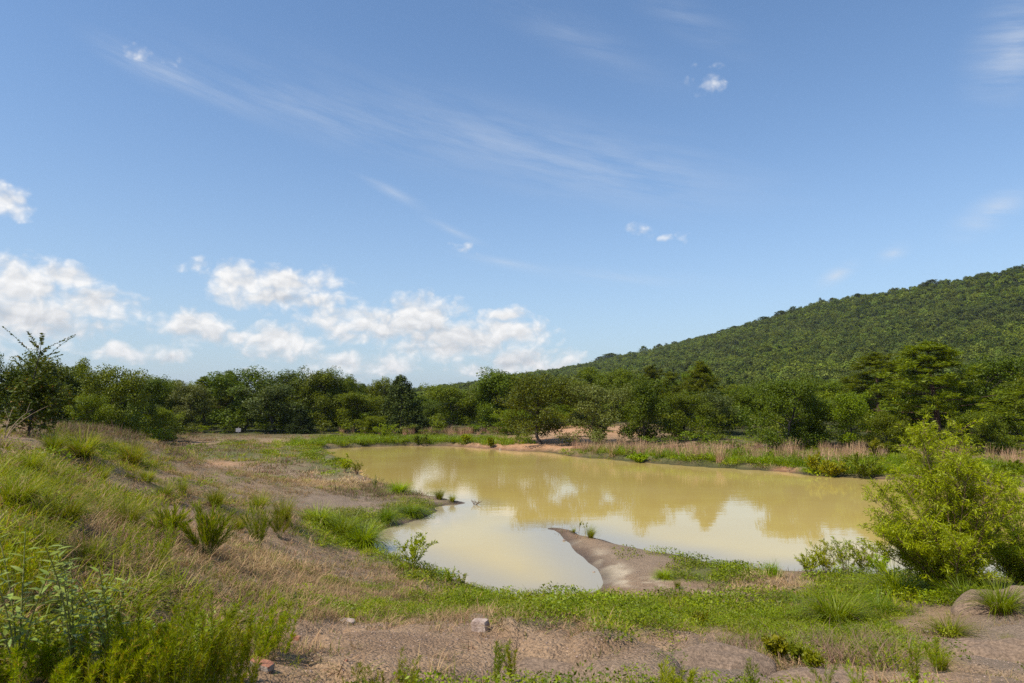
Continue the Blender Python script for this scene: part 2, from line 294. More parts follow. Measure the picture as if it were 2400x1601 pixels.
# ------------------------------------------------------------------ materials
def new_mat(name):
    m = bpy.data.materials.new(name); m.use_nodes = True; nt = m.node_tree; nt.nodes.clear()
    return m, nt, nd(nt, 'ShaderNodeOutputMaterial')
def leaf_mat(name, ca, cb, trans=.3, rough=.5, spec=.35, tcol=None, dead=None, vary=.6, patch=None):
    m, nt, out = new_mat(name)
    geo = nd(nt, 'ShaderNodeNewGeometry'); oi = nd(nt, 'ShaderNodeObjectInfo')
    c = mixc(nt, geo.outputs['Random Per Island'], rgba(ca), rgba(cb))
    if dead:
        f = math_n(nt, 'GREATER_THAN', math_n(nt, 'FRACT', math_n(nt, 'MULTIPLY', geo.outputs['Random Per Island'], 37.7)), 1 - dead[1])
        c = mixc(nt, f, c, rgba(dead[0]))
    hs = nd(nt, 'ShaderNodeHueSaturation')
    put(nt, hs.inputs['Hue'], math_n(nt, 'MULTIPLY_ADD', oi.outputs['Random'], .03, .478))
    rr = math_n(nt, 'FRACT', math_n(nt, 'MULTIPLY', oi.outputs['Random'], 17.3))
    put(nt, hs.inputs['Value'], math_n(nt, 'MULTIPLY_ADD', rr, vary, 1 - vary * .5)); put(nt, hs.inputs['Color'], c); hs.inputs['Saturation'].default_value = 1.1
    if patch:
        pn = noise_n(nt, oi.outputs['Location'], patch, 3, .6); put(nt, hs.inputs['Saturation'], math_n(nt, 'MULTIPLY_ADD', pn, .5, .85))
        put(nt, hs.inputs['Value'], math_n(nt, 'MULTIPLY', math_n(nt, 'MULTIPLY_ADD', rr, vary, 1 - vary * .5), math_n(nt, 'MULTIPLY_ADD', pn, 1.1, .45)))
    p = nd(nt, 'ShaderNodeBsdfPrincipled'); put(nt, p.inputs['Base Color'], hs.outputs[0]); p.inputs['Roughness'].default_value = rough
    p.inputs['Specular IOR Level'].default_value = spec
    t = nd(nt, 'ShaderNodeBsdfTranslucent'); put(nt, t.inputs[0], mixc(nt, 1.0, hs.outputs[0], rgba(tcol or (1.5, 1.35, .5)), 'MULTIPLY'))
    mx = nd(nt, 'ShaderNodeMixShader'); mx.inputs[0].default_value = trans; put(nt, mx.inputs[1], p.outputs[0]); put(nt, mx.inputs[2], t.outputs[0])
    put(nt, out.inputs[0], mx.outputs[0]); return m
def rough_mat(name, ca, cb, scale=8, rough=.9, bump=.3, bscale=None, detail=6):
    m, nt, out = new_mat(name); t = nd(nt, 'ShaderNodeTexCoord'); n = noise_n(nt, t.outputs['Object'], scale, detail, .6)
    p = nd(nt, 'ShaderNodeBsdfPrincipled'); put(nt, p.inputs['Base Color'], mixc(nt, sstep(nt, n, .3, .7), rgba(ca), rgba(cb))); p.inputs['Roughness'].default_value = rough
    p.inputs['Specular IOR Level'].default_value = .2
    b = nd(nt, 'ShaderNodeBump'); b.inputs['Strength'].default_value = bump; b.inputs['Distance'].default_value = .02
    put(nt, b.inputs['Height'], noise_n(nt, t.outputs['Object'], bscale or scale * 3, 5, .6)); put(nt, p.inputs['Normal'], b.outputs[0])
    put(nt, out.inputs[0], p.outputs[0]); return m
M = {}
M['oak'] = leaf_mat('oak_leaf', (.070, .100, .010), (.150, .185, .020), .3, .5, .22)
M['oak_light'] = leaf_mat('light_oak_leaf', (.095, .130, .010), (.18, .22, .02), .32, .5, .22)
M['oak_grey'] = leaf_mat('grey_oak_leaf', (.075, .094, .02), (.145, .165, .04), .28, .5, .3)
M['cedar'] = leaf_mat('cedar_leaf', (.024, .040, .009), (.058, .078, .016), .2, .6, .2)
M['pine'] = leaf_mat('pine_needle', (.058, .082, .008), (.15, .18, .016), .3, .5, .25)
M['hill'] = leaf_mat('hillside_leaf', (.084, .112, .022), (.138, .166, .038), .22, .7, .1, vary=.9, patch=.012)
M['hill_pine'] = leaf_mat('hill_pine_needle', (.055, .078, .016), (.10, .125, .026), .12, .7, .12)
M['willow'] = leaf_mat('willow_leaf', (.175, .235, .014), (.315, .385, .034), .38, .5, .3)
M['weed'] = leaf_mat('weed_leaf', (.135, .190, .011), (.25, .30, .022), .35, .5, .3)
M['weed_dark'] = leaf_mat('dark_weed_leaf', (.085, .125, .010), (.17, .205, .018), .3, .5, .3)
M['weed_yellow'] = leaf_mat('yellow_weed_leaf', (.17, .19, .015), (.28, .28, .03), .35, .5, .3)
M['broad'] = leaf_mat('broad_leaf', (.16, .22, .035), (.32, .38, .11), .35, .42, .35)
M['grass'] = leaf_mat('green_grass', (.115, .155, .008), (.24, .275, .015), .38, .55, .2, dead=((.36, .27, .13), .10))
M['lush'] = leaf_mat('lush_grass', (.13, .20, .010), (.24, .32, .018), .4, .45, .35)
M['dry'] = leaf_mat('dry_grass', (.21, .140, .075), (.39, .275, .155), .25, .7, .15, tcol=(1.2, 1.0, .7), dead=((.12, .13, .03), .2))
M['straw'] = leaf_mat('straw_grass', (.36, .265, .135), (.54, .41, .22), .25, .7, .2, tcol=(1.2, 1.0, .7))
M['mauve'] = leaf_mat('brown_seed_grass', (.17, .105, .08), (.27, .18, .13), .2, .7, .15, tcol=(1.1, .9, .7), dead=((.10, .13, .025), .3))
M['sedge'] = leaf_mat('broomsedge', (.36, .235, .14), (.52, .36, .22), .2, .7, .15, tcol=(1.1, .9, .7))
M['feather'] = leaf_mat('feathery_leaf', (.14, .195, .010), (.28, .32, .02), .38, .6, .15, dead=((.30, .22, .05), .1))
M['elm'] = leaf_mat('elm_leaf', (.06, .085, .012), (.13, .16, .02), .3, .5, .2, dead=((.25, .16, .03), .05))
M['bark'] = rough_mat('bark', (.035, .028, .022), (.10, .082, .066), 9, .95, .6)
M['bark_pine'] = rough_mat('pine_bark', (.06, .035, .025), (.15, .085, .06), 9, .95, .6)
M['stem'] = rough_mat('green_stem', (.13, .14, .035), (.24, .22, .08), 12, .7, .1)
M['twig'] = rough_mat('pale_twig', (.22, .15, .09), (.36, .26, .16), 14, .8, .2)
M['red_twig'] = rough_mat('willow_stem', (.12, .07, .04), (.22, .14, .08), 14, .8, .2)
M['stone'] = rough_mat('pinkish_stone', (.26, .18, .14), (.46, .36, .29), 14, .9, .6)
M['mudstone'] = rough_mat('mudstone', (.145, .098, .064), (.30, .205, .135), 34, .95, 1.0, 60, 8)
M['brick'] = rough_mat('red_brick', (.24, .10, .06), (.42, .19, .11), 26, .9, .6)
M['brick_grey'] = rough_mat('mortar_stained_brick', (.20, .16, .13), (.34, .28, .23), 18, .9, .6)
M['pebble'] = leaf_mat('pebble', (.17, .125, .10), (.36, .28, .22), 0, .9, .2)
M['sign'] = rough_mat('shaded_sign_board', (.22, .20, .21), (.31, .29, .30), 5, .6, .05)  # white board toned down to grey, its shade put into the colour
M['post'] = rough_mat('sign_post', (.12, .10, .09), (.22, .19, .17), 10, .8, .3)

def ground_mat():
    m, nt, out = new_mat('ground_soil'); t = nd(nt, 'ShaderNodeTexCoord'); P = t.outputs['Object']
    def att(n): a = nd(nt, 'ShaderNodeAttribute'); a.attribute_name = n; return a.outputs['Fac']
    big = noise_n(nt, P, 1.3, 6, .6); fine = noise_n(nt, P, 38, 5, .7); peb = nd(nt, 'ShaderNodeTexVoronoi'); put(nt, peb.inputs['Vector'], P); peb.inputs['Scale'].default_value = 46
    c = mixc(nt, sstep(nt, big, .35, .68), rgba((.235, .145, .082)), rgba((.36, .232, .132)))
    c = mixc(nt, math_n(nt, 'MULTIPLY', sstep(nt, fine, .45, .75), .55), c, rgba((.45, .31, .20)))
    c = mixc(nt, math_n(nt, 'MULTIPLY', sstep(nt, fine, .48, .28), .6), c, rgba((.085, .06, .045)))
    pv = nd(nt, 'ShaderNodeSeparateColor'); put(nt, pv.inputs[0], peb.outputs['Color']); pc = mixc(nt, pv.outputs[0], rgba((.30, .30, .31)), rgba((.72, .70, .66)))
    c = mixc(nt, .55, c, mixc(nt, 1.0, c, mixc(nt, 1.0, pc, rgba((2, 2, 2)), 'MULTIPLY'), 'MULTIPLY'))
    c = mixc(nt, att('shale'), c, mixc(nt, sstep(nt, fine, .35, .7), rgba((.17, .122, .082)), rgba((.32, .24, .165))))
    c = mixc(nt, att('clay'), c, mixc(nt, sstep(nt, noise_n(nt, P, 3, 5, .6), .35, .7), rgba((.40, .20, .095)), rgba((.52, .31, .17))))
    c = mixc(nt, att('sand'), c, rgba((.50, .40, .27)))
    c = mixc(nt, math_n(nt, 'MULTIPLY', att('dry'), .75), c, mixc(nt, noise_n(nt, P, 9, 5, .7), rgba((.17, .12, .075)), rgba((.36, .26, .16))))
    c = mixc(nt, math_n(nt, 'MULTIPLY', att('green'), .8), c, mixc(nt, noise_n(nt, P, 7, 5, .7), rgba((.05, .07, .016)), rgba((.13, .15, .03))))
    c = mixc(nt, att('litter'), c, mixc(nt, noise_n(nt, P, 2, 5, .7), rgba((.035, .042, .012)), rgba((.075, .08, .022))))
    c = mixc(nt, att('wet'), c, mixc(nt, 1.0, c, rgba((.40, .38, .38)), 'MULTIPLY'))
    p = nd(nt, 'ShaderNodeBsdfPrincipled'); put(nt, p.inputs['Base Color'], c)
    put(nt, p.inputs['Roughness'], math_n(nt, 'MULTIPLY_ADD', att('wet'), -.4, .95)); p.inputs['Specular IOR Level'].default_value = .25
    hgt = math_n(nt, 'ADD', math_n(nt, 'MULTIPLY', fine, .6), math_n(nt, 'MULTIPLY', peb.outputs['Distance'], -.5))
    b = nd(nt, 'ShaderNodeBump'); b.inputs['Strength'].default_value = .9; b.inputs['Distance'].default_value = .045; put(nt, b.inputs['Height'], hgt)
    b2 = nd(nt, 'ShaderNodeBump'); b2.inputs['Strength'].default_value = .5; b2.inputs['Distance'].default_value = .12; put(nt, b2.inputs['Height'], noise_n(nt, P, 5, 5, .65)); put(nt, b2.inputs['Normal'], b.outputs[0])
    put(nt, p.inputs['Normal'], b2.outputs[0]); put(nt, out.inputs[0], p.outputs[0]); return m
def water_mat():
    m, nt, out = new_mat('muddy_water'); t = nd(nt, 'ShaderNodeTexCoord'); P = t.outputs['Object']
    murk = noise_n(nt, P, .16, 4, .5)
    c = mixc(nt, sstep(nt, murk, .35, .7), rgba((.47, .335, .095)), rgba((.50, .368, .12)))
    a = nd(nt, 'ShaderNodeAttribute'); a.attribute_name = 'shallow'
    c = mixc(nt, a.outputs['Fac'], c, rgba((.29, .245, .17)))
    p = nd(nt, 'ShaderNodeBsdfPrincipled'); put(nt, p.inputs['Base Color'], c); p.inputs['Roughness'].default_value = .022; p.inputs['IOR'].default_value = 1.333
    sepw = nd(nt, 'ShaderNodeSeparateXYZ'); put(nt, sepw.inputs[0], P)
    wind = math_n(nt, 'MULTIPLY_ADD', sstep(nt, sepw.outputs[1], 22, 62), .8, .12)
    mp = nd(nt, 'ShaderNodeMapping'); put(nt, mp.inputs[0], P); mp.inputs['Scale'].default_value = (.55, 1.5, 1)
    b = nd(nt, 'ShaderNodeBump'); b.inputs['Distance'].default_value = .02; put(nt, b.inputs['Strength'], math_n(nt, 'MULTIPLY', wind, .22)); put(nt, b.inputs['Height'], noise_n(nt, mp.outputs[0], 5, 3, .5))
    b2 = nd(nt, 'ShaderNodeBump'); b2.inputs['Distance'].default_value = .05; b2.inputs['Strength'].default_value = .05; put(nt, b2.inputs['Height'], noise_n(nt, mp.outputs[0], .8, 2, .5)); put(nt, b2.inputs['Normal'], b.outputs[0])
    put(nt, p.inputs['Normal'], b2.outputs[0]); put(nt, out.inputs[0], p.outputs[0]); return m

# ------------------------------------------------------------------ mesh helpers
def mesh_np(name, V, Q, mats, T=None, midx=None):
    V = np.asarray(V, np.float32); me = bpy.data.meshes.new(name); me.vertices.add(len(V)); me.vertices.foreach_set('co', V.ravel())
    Q = np.asarray(Q, np.int32).reshape(-1, 4); T = np.zeros((0, 3), np.int32) if T is None else np.asarray(T, np.int32).reshape(-1, 3)
    me.loops.add(Q.size + T.size); me.loops.foreach_set('vertex_index', np.concatenate([Q.ravel(), T.ravel()]))
    me.polygons.add(len(Q) + len(T)); st = np.concatenate([np.arange(len(Q)) * 4, len(Q) * 4 + np.arange(len(T)) * 3]).astype(np.int32)
    me.polygons.foreach_set('loop_start', st)
    for m in (mats if isinstance(mats, (list, tuple)) else [mats]): me.materials.append(m)
    if midx is not None: me.polygons.foreach_set('material_index', np.asarray(midx, np.int32))
    me.update(calc_edges=True); return me
def smooth(me):
    me.polygons.foreach_set('use_smooth', np.ones(len(me.polygons), bool)); return me
def obj(name, me, parent=None, loc=None, **props):
    o = bpy.data.objects.new(name, me); COL.objects.link(o)
    if parent: o.parent = parent
    if loc is not None: o.location = loc
    for k, v in props.items(): o[k] = v
    return o
def unit(v): return v / (np.linalg.norm(v, axis=-1, keepdims=True) + 1e-9)
def leaf_quads(P, T, N, L, Wd):
    """rhombic leaf blades: centre, long axis, facing, length, width"""
    T = unit(T); B = unit(np.cross(N, T)); L = np.asarray(L).reshape(-1, 1); Wd = np.asarray(Wd).reshape(-1, 1)
    V = np.stack([P - T * L * .5, P + B * Wd * .5 - T * L * .05, P + T * L * .5, P - B * Wd * .5 - T * L * .05], 1).reshape(-1, 3)
    return V, np.arange(len(V)).reshape(-1, 4)
def join(parts):
    V, Q, o = [], [], 0
    for v, q in parts: V.append(v); Q.append(np.asarray(q) + o); o += len(v)
    return np.concatenate(V), np.concatenate(Q)
def tube(pts, rad, n=6):
    pts = np.asarray(pts, float); k = len(pts); d = unit(np.gradient(pts, axis=0)); ref = np.array([.3, .9, .2])
    a = unit(np.cross(d, ref)); b = np.cross(d, a); th = np.arange(n) / n * 2 * np.pi
    V = pts[:, None] + np.asarray(rad)[:, None, None] * (a[:, None] * np.cos(th)[None, :, None] + b[:, None] * np.sin(th)[None, :, None])
    i = np.arange(k - 1)[:, None] * n + np.arange(n)[None]; j = np.arange(k - 1)[:, None] * n + (np.arange(n)[None] + 1) % n
    return V.reshape(-1, 3), np.stack([i, j, j + n, i + n], -1).reshape(-1, 4)
def rdir(rng, n): return unit(rng.normal(size=(n, 3)))
def clump(rng, c, r, n, L, flat=.75, ar=.6, up=.35):
    d = rdir(rng, n); rr = r * rng.uniform(.35, 1.05, (n, 1)) ** .6; P = c + d * rr * np.array([1, 1, flat])
    N = unit(d * .55 + rng.normal(size=(n, 3)) * .5 + np.array([0, 0, up])); T = np.cross(N, rdir(rng, n)); l = L * rng.uniform(.7, 1.3, n)
    return leaf_quads(P, T, N, l, l * ar)
def bezier(a, b, c, n):
    t = np.linspace(0, 1, n)[:, None]; return (1 - t) ** 2 * a + 2 * t * (1 - t) * b + t * t * c

# ------------------------------------------------------------------ tree builders (unit: metres; scaled when placed)
def oak(seed, H=8.0, Wd=6.0, base=.18, nl=14, leaf=.19, mat='oak', dens=1.0, sub=3, crown_r=.098):
    rng = np.random.default_rng(seed); wood, lv = [], []
    tz = np.linspace(0, .8 * H, 8); wx = np.cumsum(rng.normal(0, .022 * H, 8)); wy = np.cumsum(rng.normal(0, .022 * H, 8)); wx[0] = wy[0] = 0
    tp = np.stack([wx, wy, tz], 1); wood.append(tube(tp, np.linspace(.021, .006, 8) * H * np.array([1.35, 1, 1, 1, 1, 1, 1, 1]), 7)); ends = []
    for i in range(nl):
        t = (i + rng.uniform(.1, .9)) / nl; hz = (base + (.86 - base) * t) * H; a = i * 2.4 + rng.normal(0, .5)
        Rr = Wd * .5 * math.sqrt(max(.08, 1 - ((t - .38) / .72) ** 2)) * rng.uniform(.68, 1.12)
        s = np.array([np.interp(hz * .86, tz, wx), np.interp(hz * .86, tz, wy), hz * .86]); rise = (rng.uniform(.15, .85) if t > .4 else rng.uniform(.0, .4)) * Rr - (.42 * Rr if t < .22 else 0)
        e = s + np.array([math.cos(a) * Rr, math.sin(a) * Rr, rise + .06 * H]); mid = (s + e) / 2 + np.array([0, 0, .12 * Rr]) + rng.normal(0, .08 * Rr, 3)
        bp = bezier(s, mid, e, 6); wood.append(tube(bp, np.linspace(.0075, .002, 6) * H * (1.2 - .5 * t), 5)); ends += [e, bp[4], bp[3] * .6 + bp[4] * .4]
        for k in range(sub):
            q = bp[rng.integers(2, 6)]; e2 = q + rdir(rng, 1)[0] * Rr * rng.uniform(.25, .5) * np.array([1, 1, .6]) + np.array([0, 0, .1 * Rr])
            wood.append(tube(bezier(q, (q + e2) / 2 + rng.normal(0, .05, 3), e2, 4), np.linspace(.003, .0012, 4) * H, 4)); ends.append(e2)
    for k in range(8):
        t = rng.uniform(base + .08, .7); ends.append(np.array([np.interp(t * H, tz, wx), np.interp(t * H, tz, wy), t * H]) + rng.normal(0, .09 * Wd, 3))
    for k in range(7):
        ends.append(tp[-1] + np.array([rng.normal(0, .09 * Wd), rng.normal(0, .09 * Wd), rng.uniform(-.02, .17) * H]))
    for c in ends:
        r = crown_r * H * rng.uniform(.65, 1.35); n = int(dens * 105 * (r / .68) ** 2 * (.19 / leaf) ** 1.6); lv.append(clump(rng, c, r, max(8, n), leaf, .92))
    wv, wq = join(wood); lvv, lq = join(lv)
    return dict(trunk=smooth(mesh_np('oak_trunk', wv, wq, M['bark'])), crown=mesh_np('oak_crown', lvv, lq, M[mat]), H=float(np.percentile(lvv[:, 2], 99.3)), W=float(np.percentile(np.abs(lvv[:, :2]), 97) * 2))
def pine(seed, H=9.0, Wd=5.0, base=.25, mat='pine', nw=11, tuft=1.0):
    rng = np.random.default_rng(seed); wood, P, T, Ls = [], [], [], []
    tp = np.stack([np.cumsum(rng.normal(0, .008 * H, 9)), np.cumsum(rng.normal(0, .008 * H, 9)), np.linspace(0, .95 * H, 9)], 1); tp[0, :2] = 0
    wood.append(tube(tp, np.linspace(.019, .004, 9) * H, 7))
    def tuftat(c, r, n):
        d = rdir(rng, n); d[:, 2] = np.abs(d[:, 2]) * .9 - .15; d = unit(d); o = rdir(rng, n) * r * .55 * np.array([1, 1, .6]); P.append(c + o + d * r * .3); T.append(d); Ls.append(r * rng.uniform(.6, 1.0, n))
    for w in range(nw):
        t = (w + .5) / nw; hz = (base + (.93 - base) * t) * H; n = 5 if t < .8 else 4
        for k in range(n):
            if rng.random() < .12: continue
            a = k * 2 * math.pi / n + w * .9 + rng.normal(0, .3); Rr = Wd * .5 * (1 - .72 * t ** 1.4) * rng.uniform(.55, 1.1)
            s = np.array([np.interp(hz, tp[:, 2], tp[:, 0]), np.interp(hz, tp[:, 2], tp[:, 1]), hz]); e = s + np.array([math.cos(a) * Rr, math.sin(a) * Rr, Rr * (.05 + .4 * t)])
            bp = bezier(s, (s + e) / 2 + np.array([0, 0, -.06 * Rr]), e, 5); wood.append(tube(bp, np.linspace(.006, .0018, 5) * H * (1 - .5 * t), 5))
            for q, rr in ((e, 1.0), (bp[3], .95), (bp[2] * .5 + bp[3] * .5, .8)):
                for j in range(2):
                    tuftat(q + rng.normal(0, .16 * Rr + .05, 3) * np.array([1, 1, .5]) + np.array([0, 0, .08]), .047 * H * rr * rng.uniform(.8, 1.3) * tuft, 52)
    for k in range(5): tuftat(tp[-1] + rng.normal(0, .12, 3) + np.array([0, 0, .03 * H]), .05 * H * tuft, 52)
    P = np.concatenate(P); T = np.concatenate(T); Ls = np.concatenate(Ls); lvv, lq = leaf_quads(P, T, rdir(rng, len(P)), Ls, Ls * .16)
    wv, wq = join(wood)
    return dict(trunk=smooth(mesh_np('pine_trunk', wv, wq, M['bark_pine'])), crown=mesh_np('pine_crown', lvv, lq, M[mat]), H=float(np.percentile(lvv[:, 2], 99.3)), W=float(np.percentile(np.abs(lvv[:, :2]), 97) * 2))
def cedar(seed, H=8.0, Wd=5.0, mat='cedar', leaf=.24, n=300):
    rng = np.random.default_rng(seed); wood, lv = [], []
    tp = np.stack([np.zeros(6), np.zeros(6), np.linspace(0, .94 * H, 6)], 1); wood.append(tube(tp, np.linspace(.02, .004, 6) * H, 6))
    for i in range(n):
        t = rng.random() ** 1.25; hz = (.04 + .93 * t) * H; a = rng.uniform(0, 6.283); Rr = Wd * .5 * (1 - t) ** .75 * rng.uniform(.55, 1.08) + .12
        c = np.array([math.cos(a) * Rr, math.sin(a) * Rr, hz]); s = np.array([0, 0, max(.1, hz - .35 * Rr)])
        if i % 3 == 0: wood.append(tube(np.stack([s, (s + c) / 2, c]), [.02, .014, .006], 4))
        v, q = clump(rng, c, .055 * H * rng.uniform(.7, 1.3), 46, leaf, 1.1, .5, .6); lv.append((v, q))
    wv, wq = join(wood); lvv, lq = join(lv)
    return dict(trunk=smooth(mesh_np('cedar_trunk', wv, wq, M['bark'])), crown=mesh_np('cedar_crown', lvv, lq, M[mat]), H=float(np.percentile(lvv[:, 2], 99.3)), W=float(np.percentile(np.abs(lvv[:, :2]), 97) * 2))
OAK = [oak(1, 8, 6.2, .14, 17), oak(2, 8, 5.2, .14, 16), oak(3, 8, 6.8, .24, 17), oak(4, 9, 4.8, .12, 18), oak(5, 8, 5.6, .1, 17), oak(6, 8, 6.0, .2, 16), oak(7, 9, 4.2, .16, 16, crown_r=.078), oak(8, 7.5, 7.0, .12, 19)]
OAKL = [oak(11, 8, 5.4, .14, 14, mat='oak_light'), oak(12, 8, 6.2, .1, 15, mat='oak_light')]
OAKG = [oak(21, 8, 5.8, .16, 14, mat='oak_grey'), oak(22, 8, 5.0, .3, 12, mat='oak_grey', dens=.8)]
PINE = [pine(31, 9, 5.6), pine(32, 9, 4.6, .35), pine(33, 10, 3.6, .5, nw=7), pine(34, 9, 6.2, .22, nw=12)]
CEDAR = [cedar(41), cedar(42, 8, 5.6)]
SHRUB = [oak(51, 1.8, 2.4, .06, 9, .16, 'weed_dark', .5, 2, .15), oak(52, 1.6, 2.6, .05, 9, .16, 'oak', .5, 2, .15), oak(53, 1.5, 2.0, .05, 8, .15, 'oak_light', .5, 2, .15)]
KINDS = dict(oak=OAK, light=OAKL, grey=OAKG, pine=PINE, cedar=CEDAR, shrub=SHRUB)
def place_tree(name, kind, i, x, y, H, Wd, label, cat='tree', group=None, rz=None, z=None):
    p = KINDS[kind][i % len(KINDS[kind])]; zz = h1(x, y) if z is None else z
    e = obj(name, None, None, (x, y, zz - .03)); e.empty_display_size = .3
    e.scale = (Wd / p['W'], Wd / p['W'], H / p['H']); e.rotation_euler.z = (x * 12.9898 + y * 78.233) % 6.283 if rz is None else rz
    e['label'] = label; e['category'] = cat
    if group: e['group'] = group
    obj('trunk', p['trunk'], e); obj('crown', p['crown'], e); return e

# ------------------------------------------------------------------ ground sheet
rr = [0.0]; r = .5
while r < 150: rr.append(r); r *= 1.0165 if r < 12 else 1.0075 if r < 30 else 1.018
while r < 6000: rr.append(r); r *= 1.06
rr = np.array(rr[1:])
aa = np.concatenate([np.linspace(-52, 52, 500), np.linspace(52, 308, 112)[1:-1]]) * np.pi / 180
gx = (rr[:, None] * np.sin(aa)[None]).ravel(); gy = (rr[:, None] * np.cos(aa)[None]).ravel(); gz = height(gx, gy)
nr, na = len(rr), len(aa); i = np.arange(nr - 1)[:, None] * na + np.arange(na)[None]; j = np.arange(nr - 1)[:, None] * na + (np.arange(na)[None] + 1) % na
GQ = np.stack([i, i + na, j + na, j], -1).reshape(-1, 4)
GV = np.concatenate([np.stack([gx, gy, gz], 1), [[0, 0, h1(0, 0)]]]); c0 = len(GV) - 1
GT = np.stack([np.full(na, c0), np.arange(na), (np.arange(na) + 1) % na], 1)
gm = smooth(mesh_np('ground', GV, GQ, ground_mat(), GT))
g_, d_, b_, c_ = cover(GV[:, 0], GV[:, 1], GV[:, 2]); sdv = shore_sd(GV[:, 0], GV[:, 1]); gr = np.hypot(GV[:, 0], GV[:, 1]); gpx, gpy = project(GV[:, 0], GV[:, 1], GV[:, 2])
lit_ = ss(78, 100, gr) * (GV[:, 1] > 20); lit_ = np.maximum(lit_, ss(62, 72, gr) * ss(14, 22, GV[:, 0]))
wet = np.where(sdv > 0, ss(.55, .05, sdv) * (.6 + .4 * fbm(GV[:, 0] * 3, GV[:, 1] * 3, 77)), 1.0) * (sdv < 3)
shale = np.clip(mask([(1480,1310,200,70,.55),(780,1175,170,26,.9),(980,1225,90,16,1),(1050,1172,70,14,1),(1500,1590,400,60,.5),(1690,1560,200,60,.6),(2360,1500,120,110,.7)], gpx, gpy), 0, 1)
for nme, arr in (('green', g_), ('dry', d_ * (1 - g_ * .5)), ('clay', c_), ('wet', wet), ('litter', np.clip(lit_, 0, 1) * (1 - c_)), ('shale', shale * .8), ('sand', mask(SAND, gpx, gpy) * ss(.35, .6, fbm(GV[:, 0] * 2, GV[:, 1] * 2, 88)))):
    a = gm.attributes.new(nme, 'FLOAT', 'POINT'); a.data.foreach_set('value', np.clip(arr, 0, 1).astype(np.float32))
obj('ground', gm, kind='structure')
# water sheet
wxs = np.linspace(-40, 48, 150); wys = np.concatenate([np.linspace(11, 30, 110), np.linspace(30.5, 84, 70)])
WX, WY = np.meshgrid(wxs, wys); wsd = shore_sd(WX.ravel(), WY.ravel()); nxw = len(wxs); i = (np.arange(len(wys) - 1)[:, None] * nxw + np.arange(nxw - 1)[None])
WQ = np.stack([i, i + 1, i + 1 + nxw, i + nxw], -1).reshape(-1, 4); keep = (wsd[WQ] < 1.0).any(1)
wm = mesh_np('pond_water', np.stack([WX.ravel(), WY.ravel(), np.zeros(WX.size)], 1), WQ[keep], water_mat())
a = wm.attributes.new('shallow', 'FLOAT', 'POINT'); a.data.foreach_set('value', (.85 * ss(-2.4, -.05, wsd) * ss(40, 26, WY.ravel())).astype(np.float32))
obj('pond_water', wm, kind='structure')

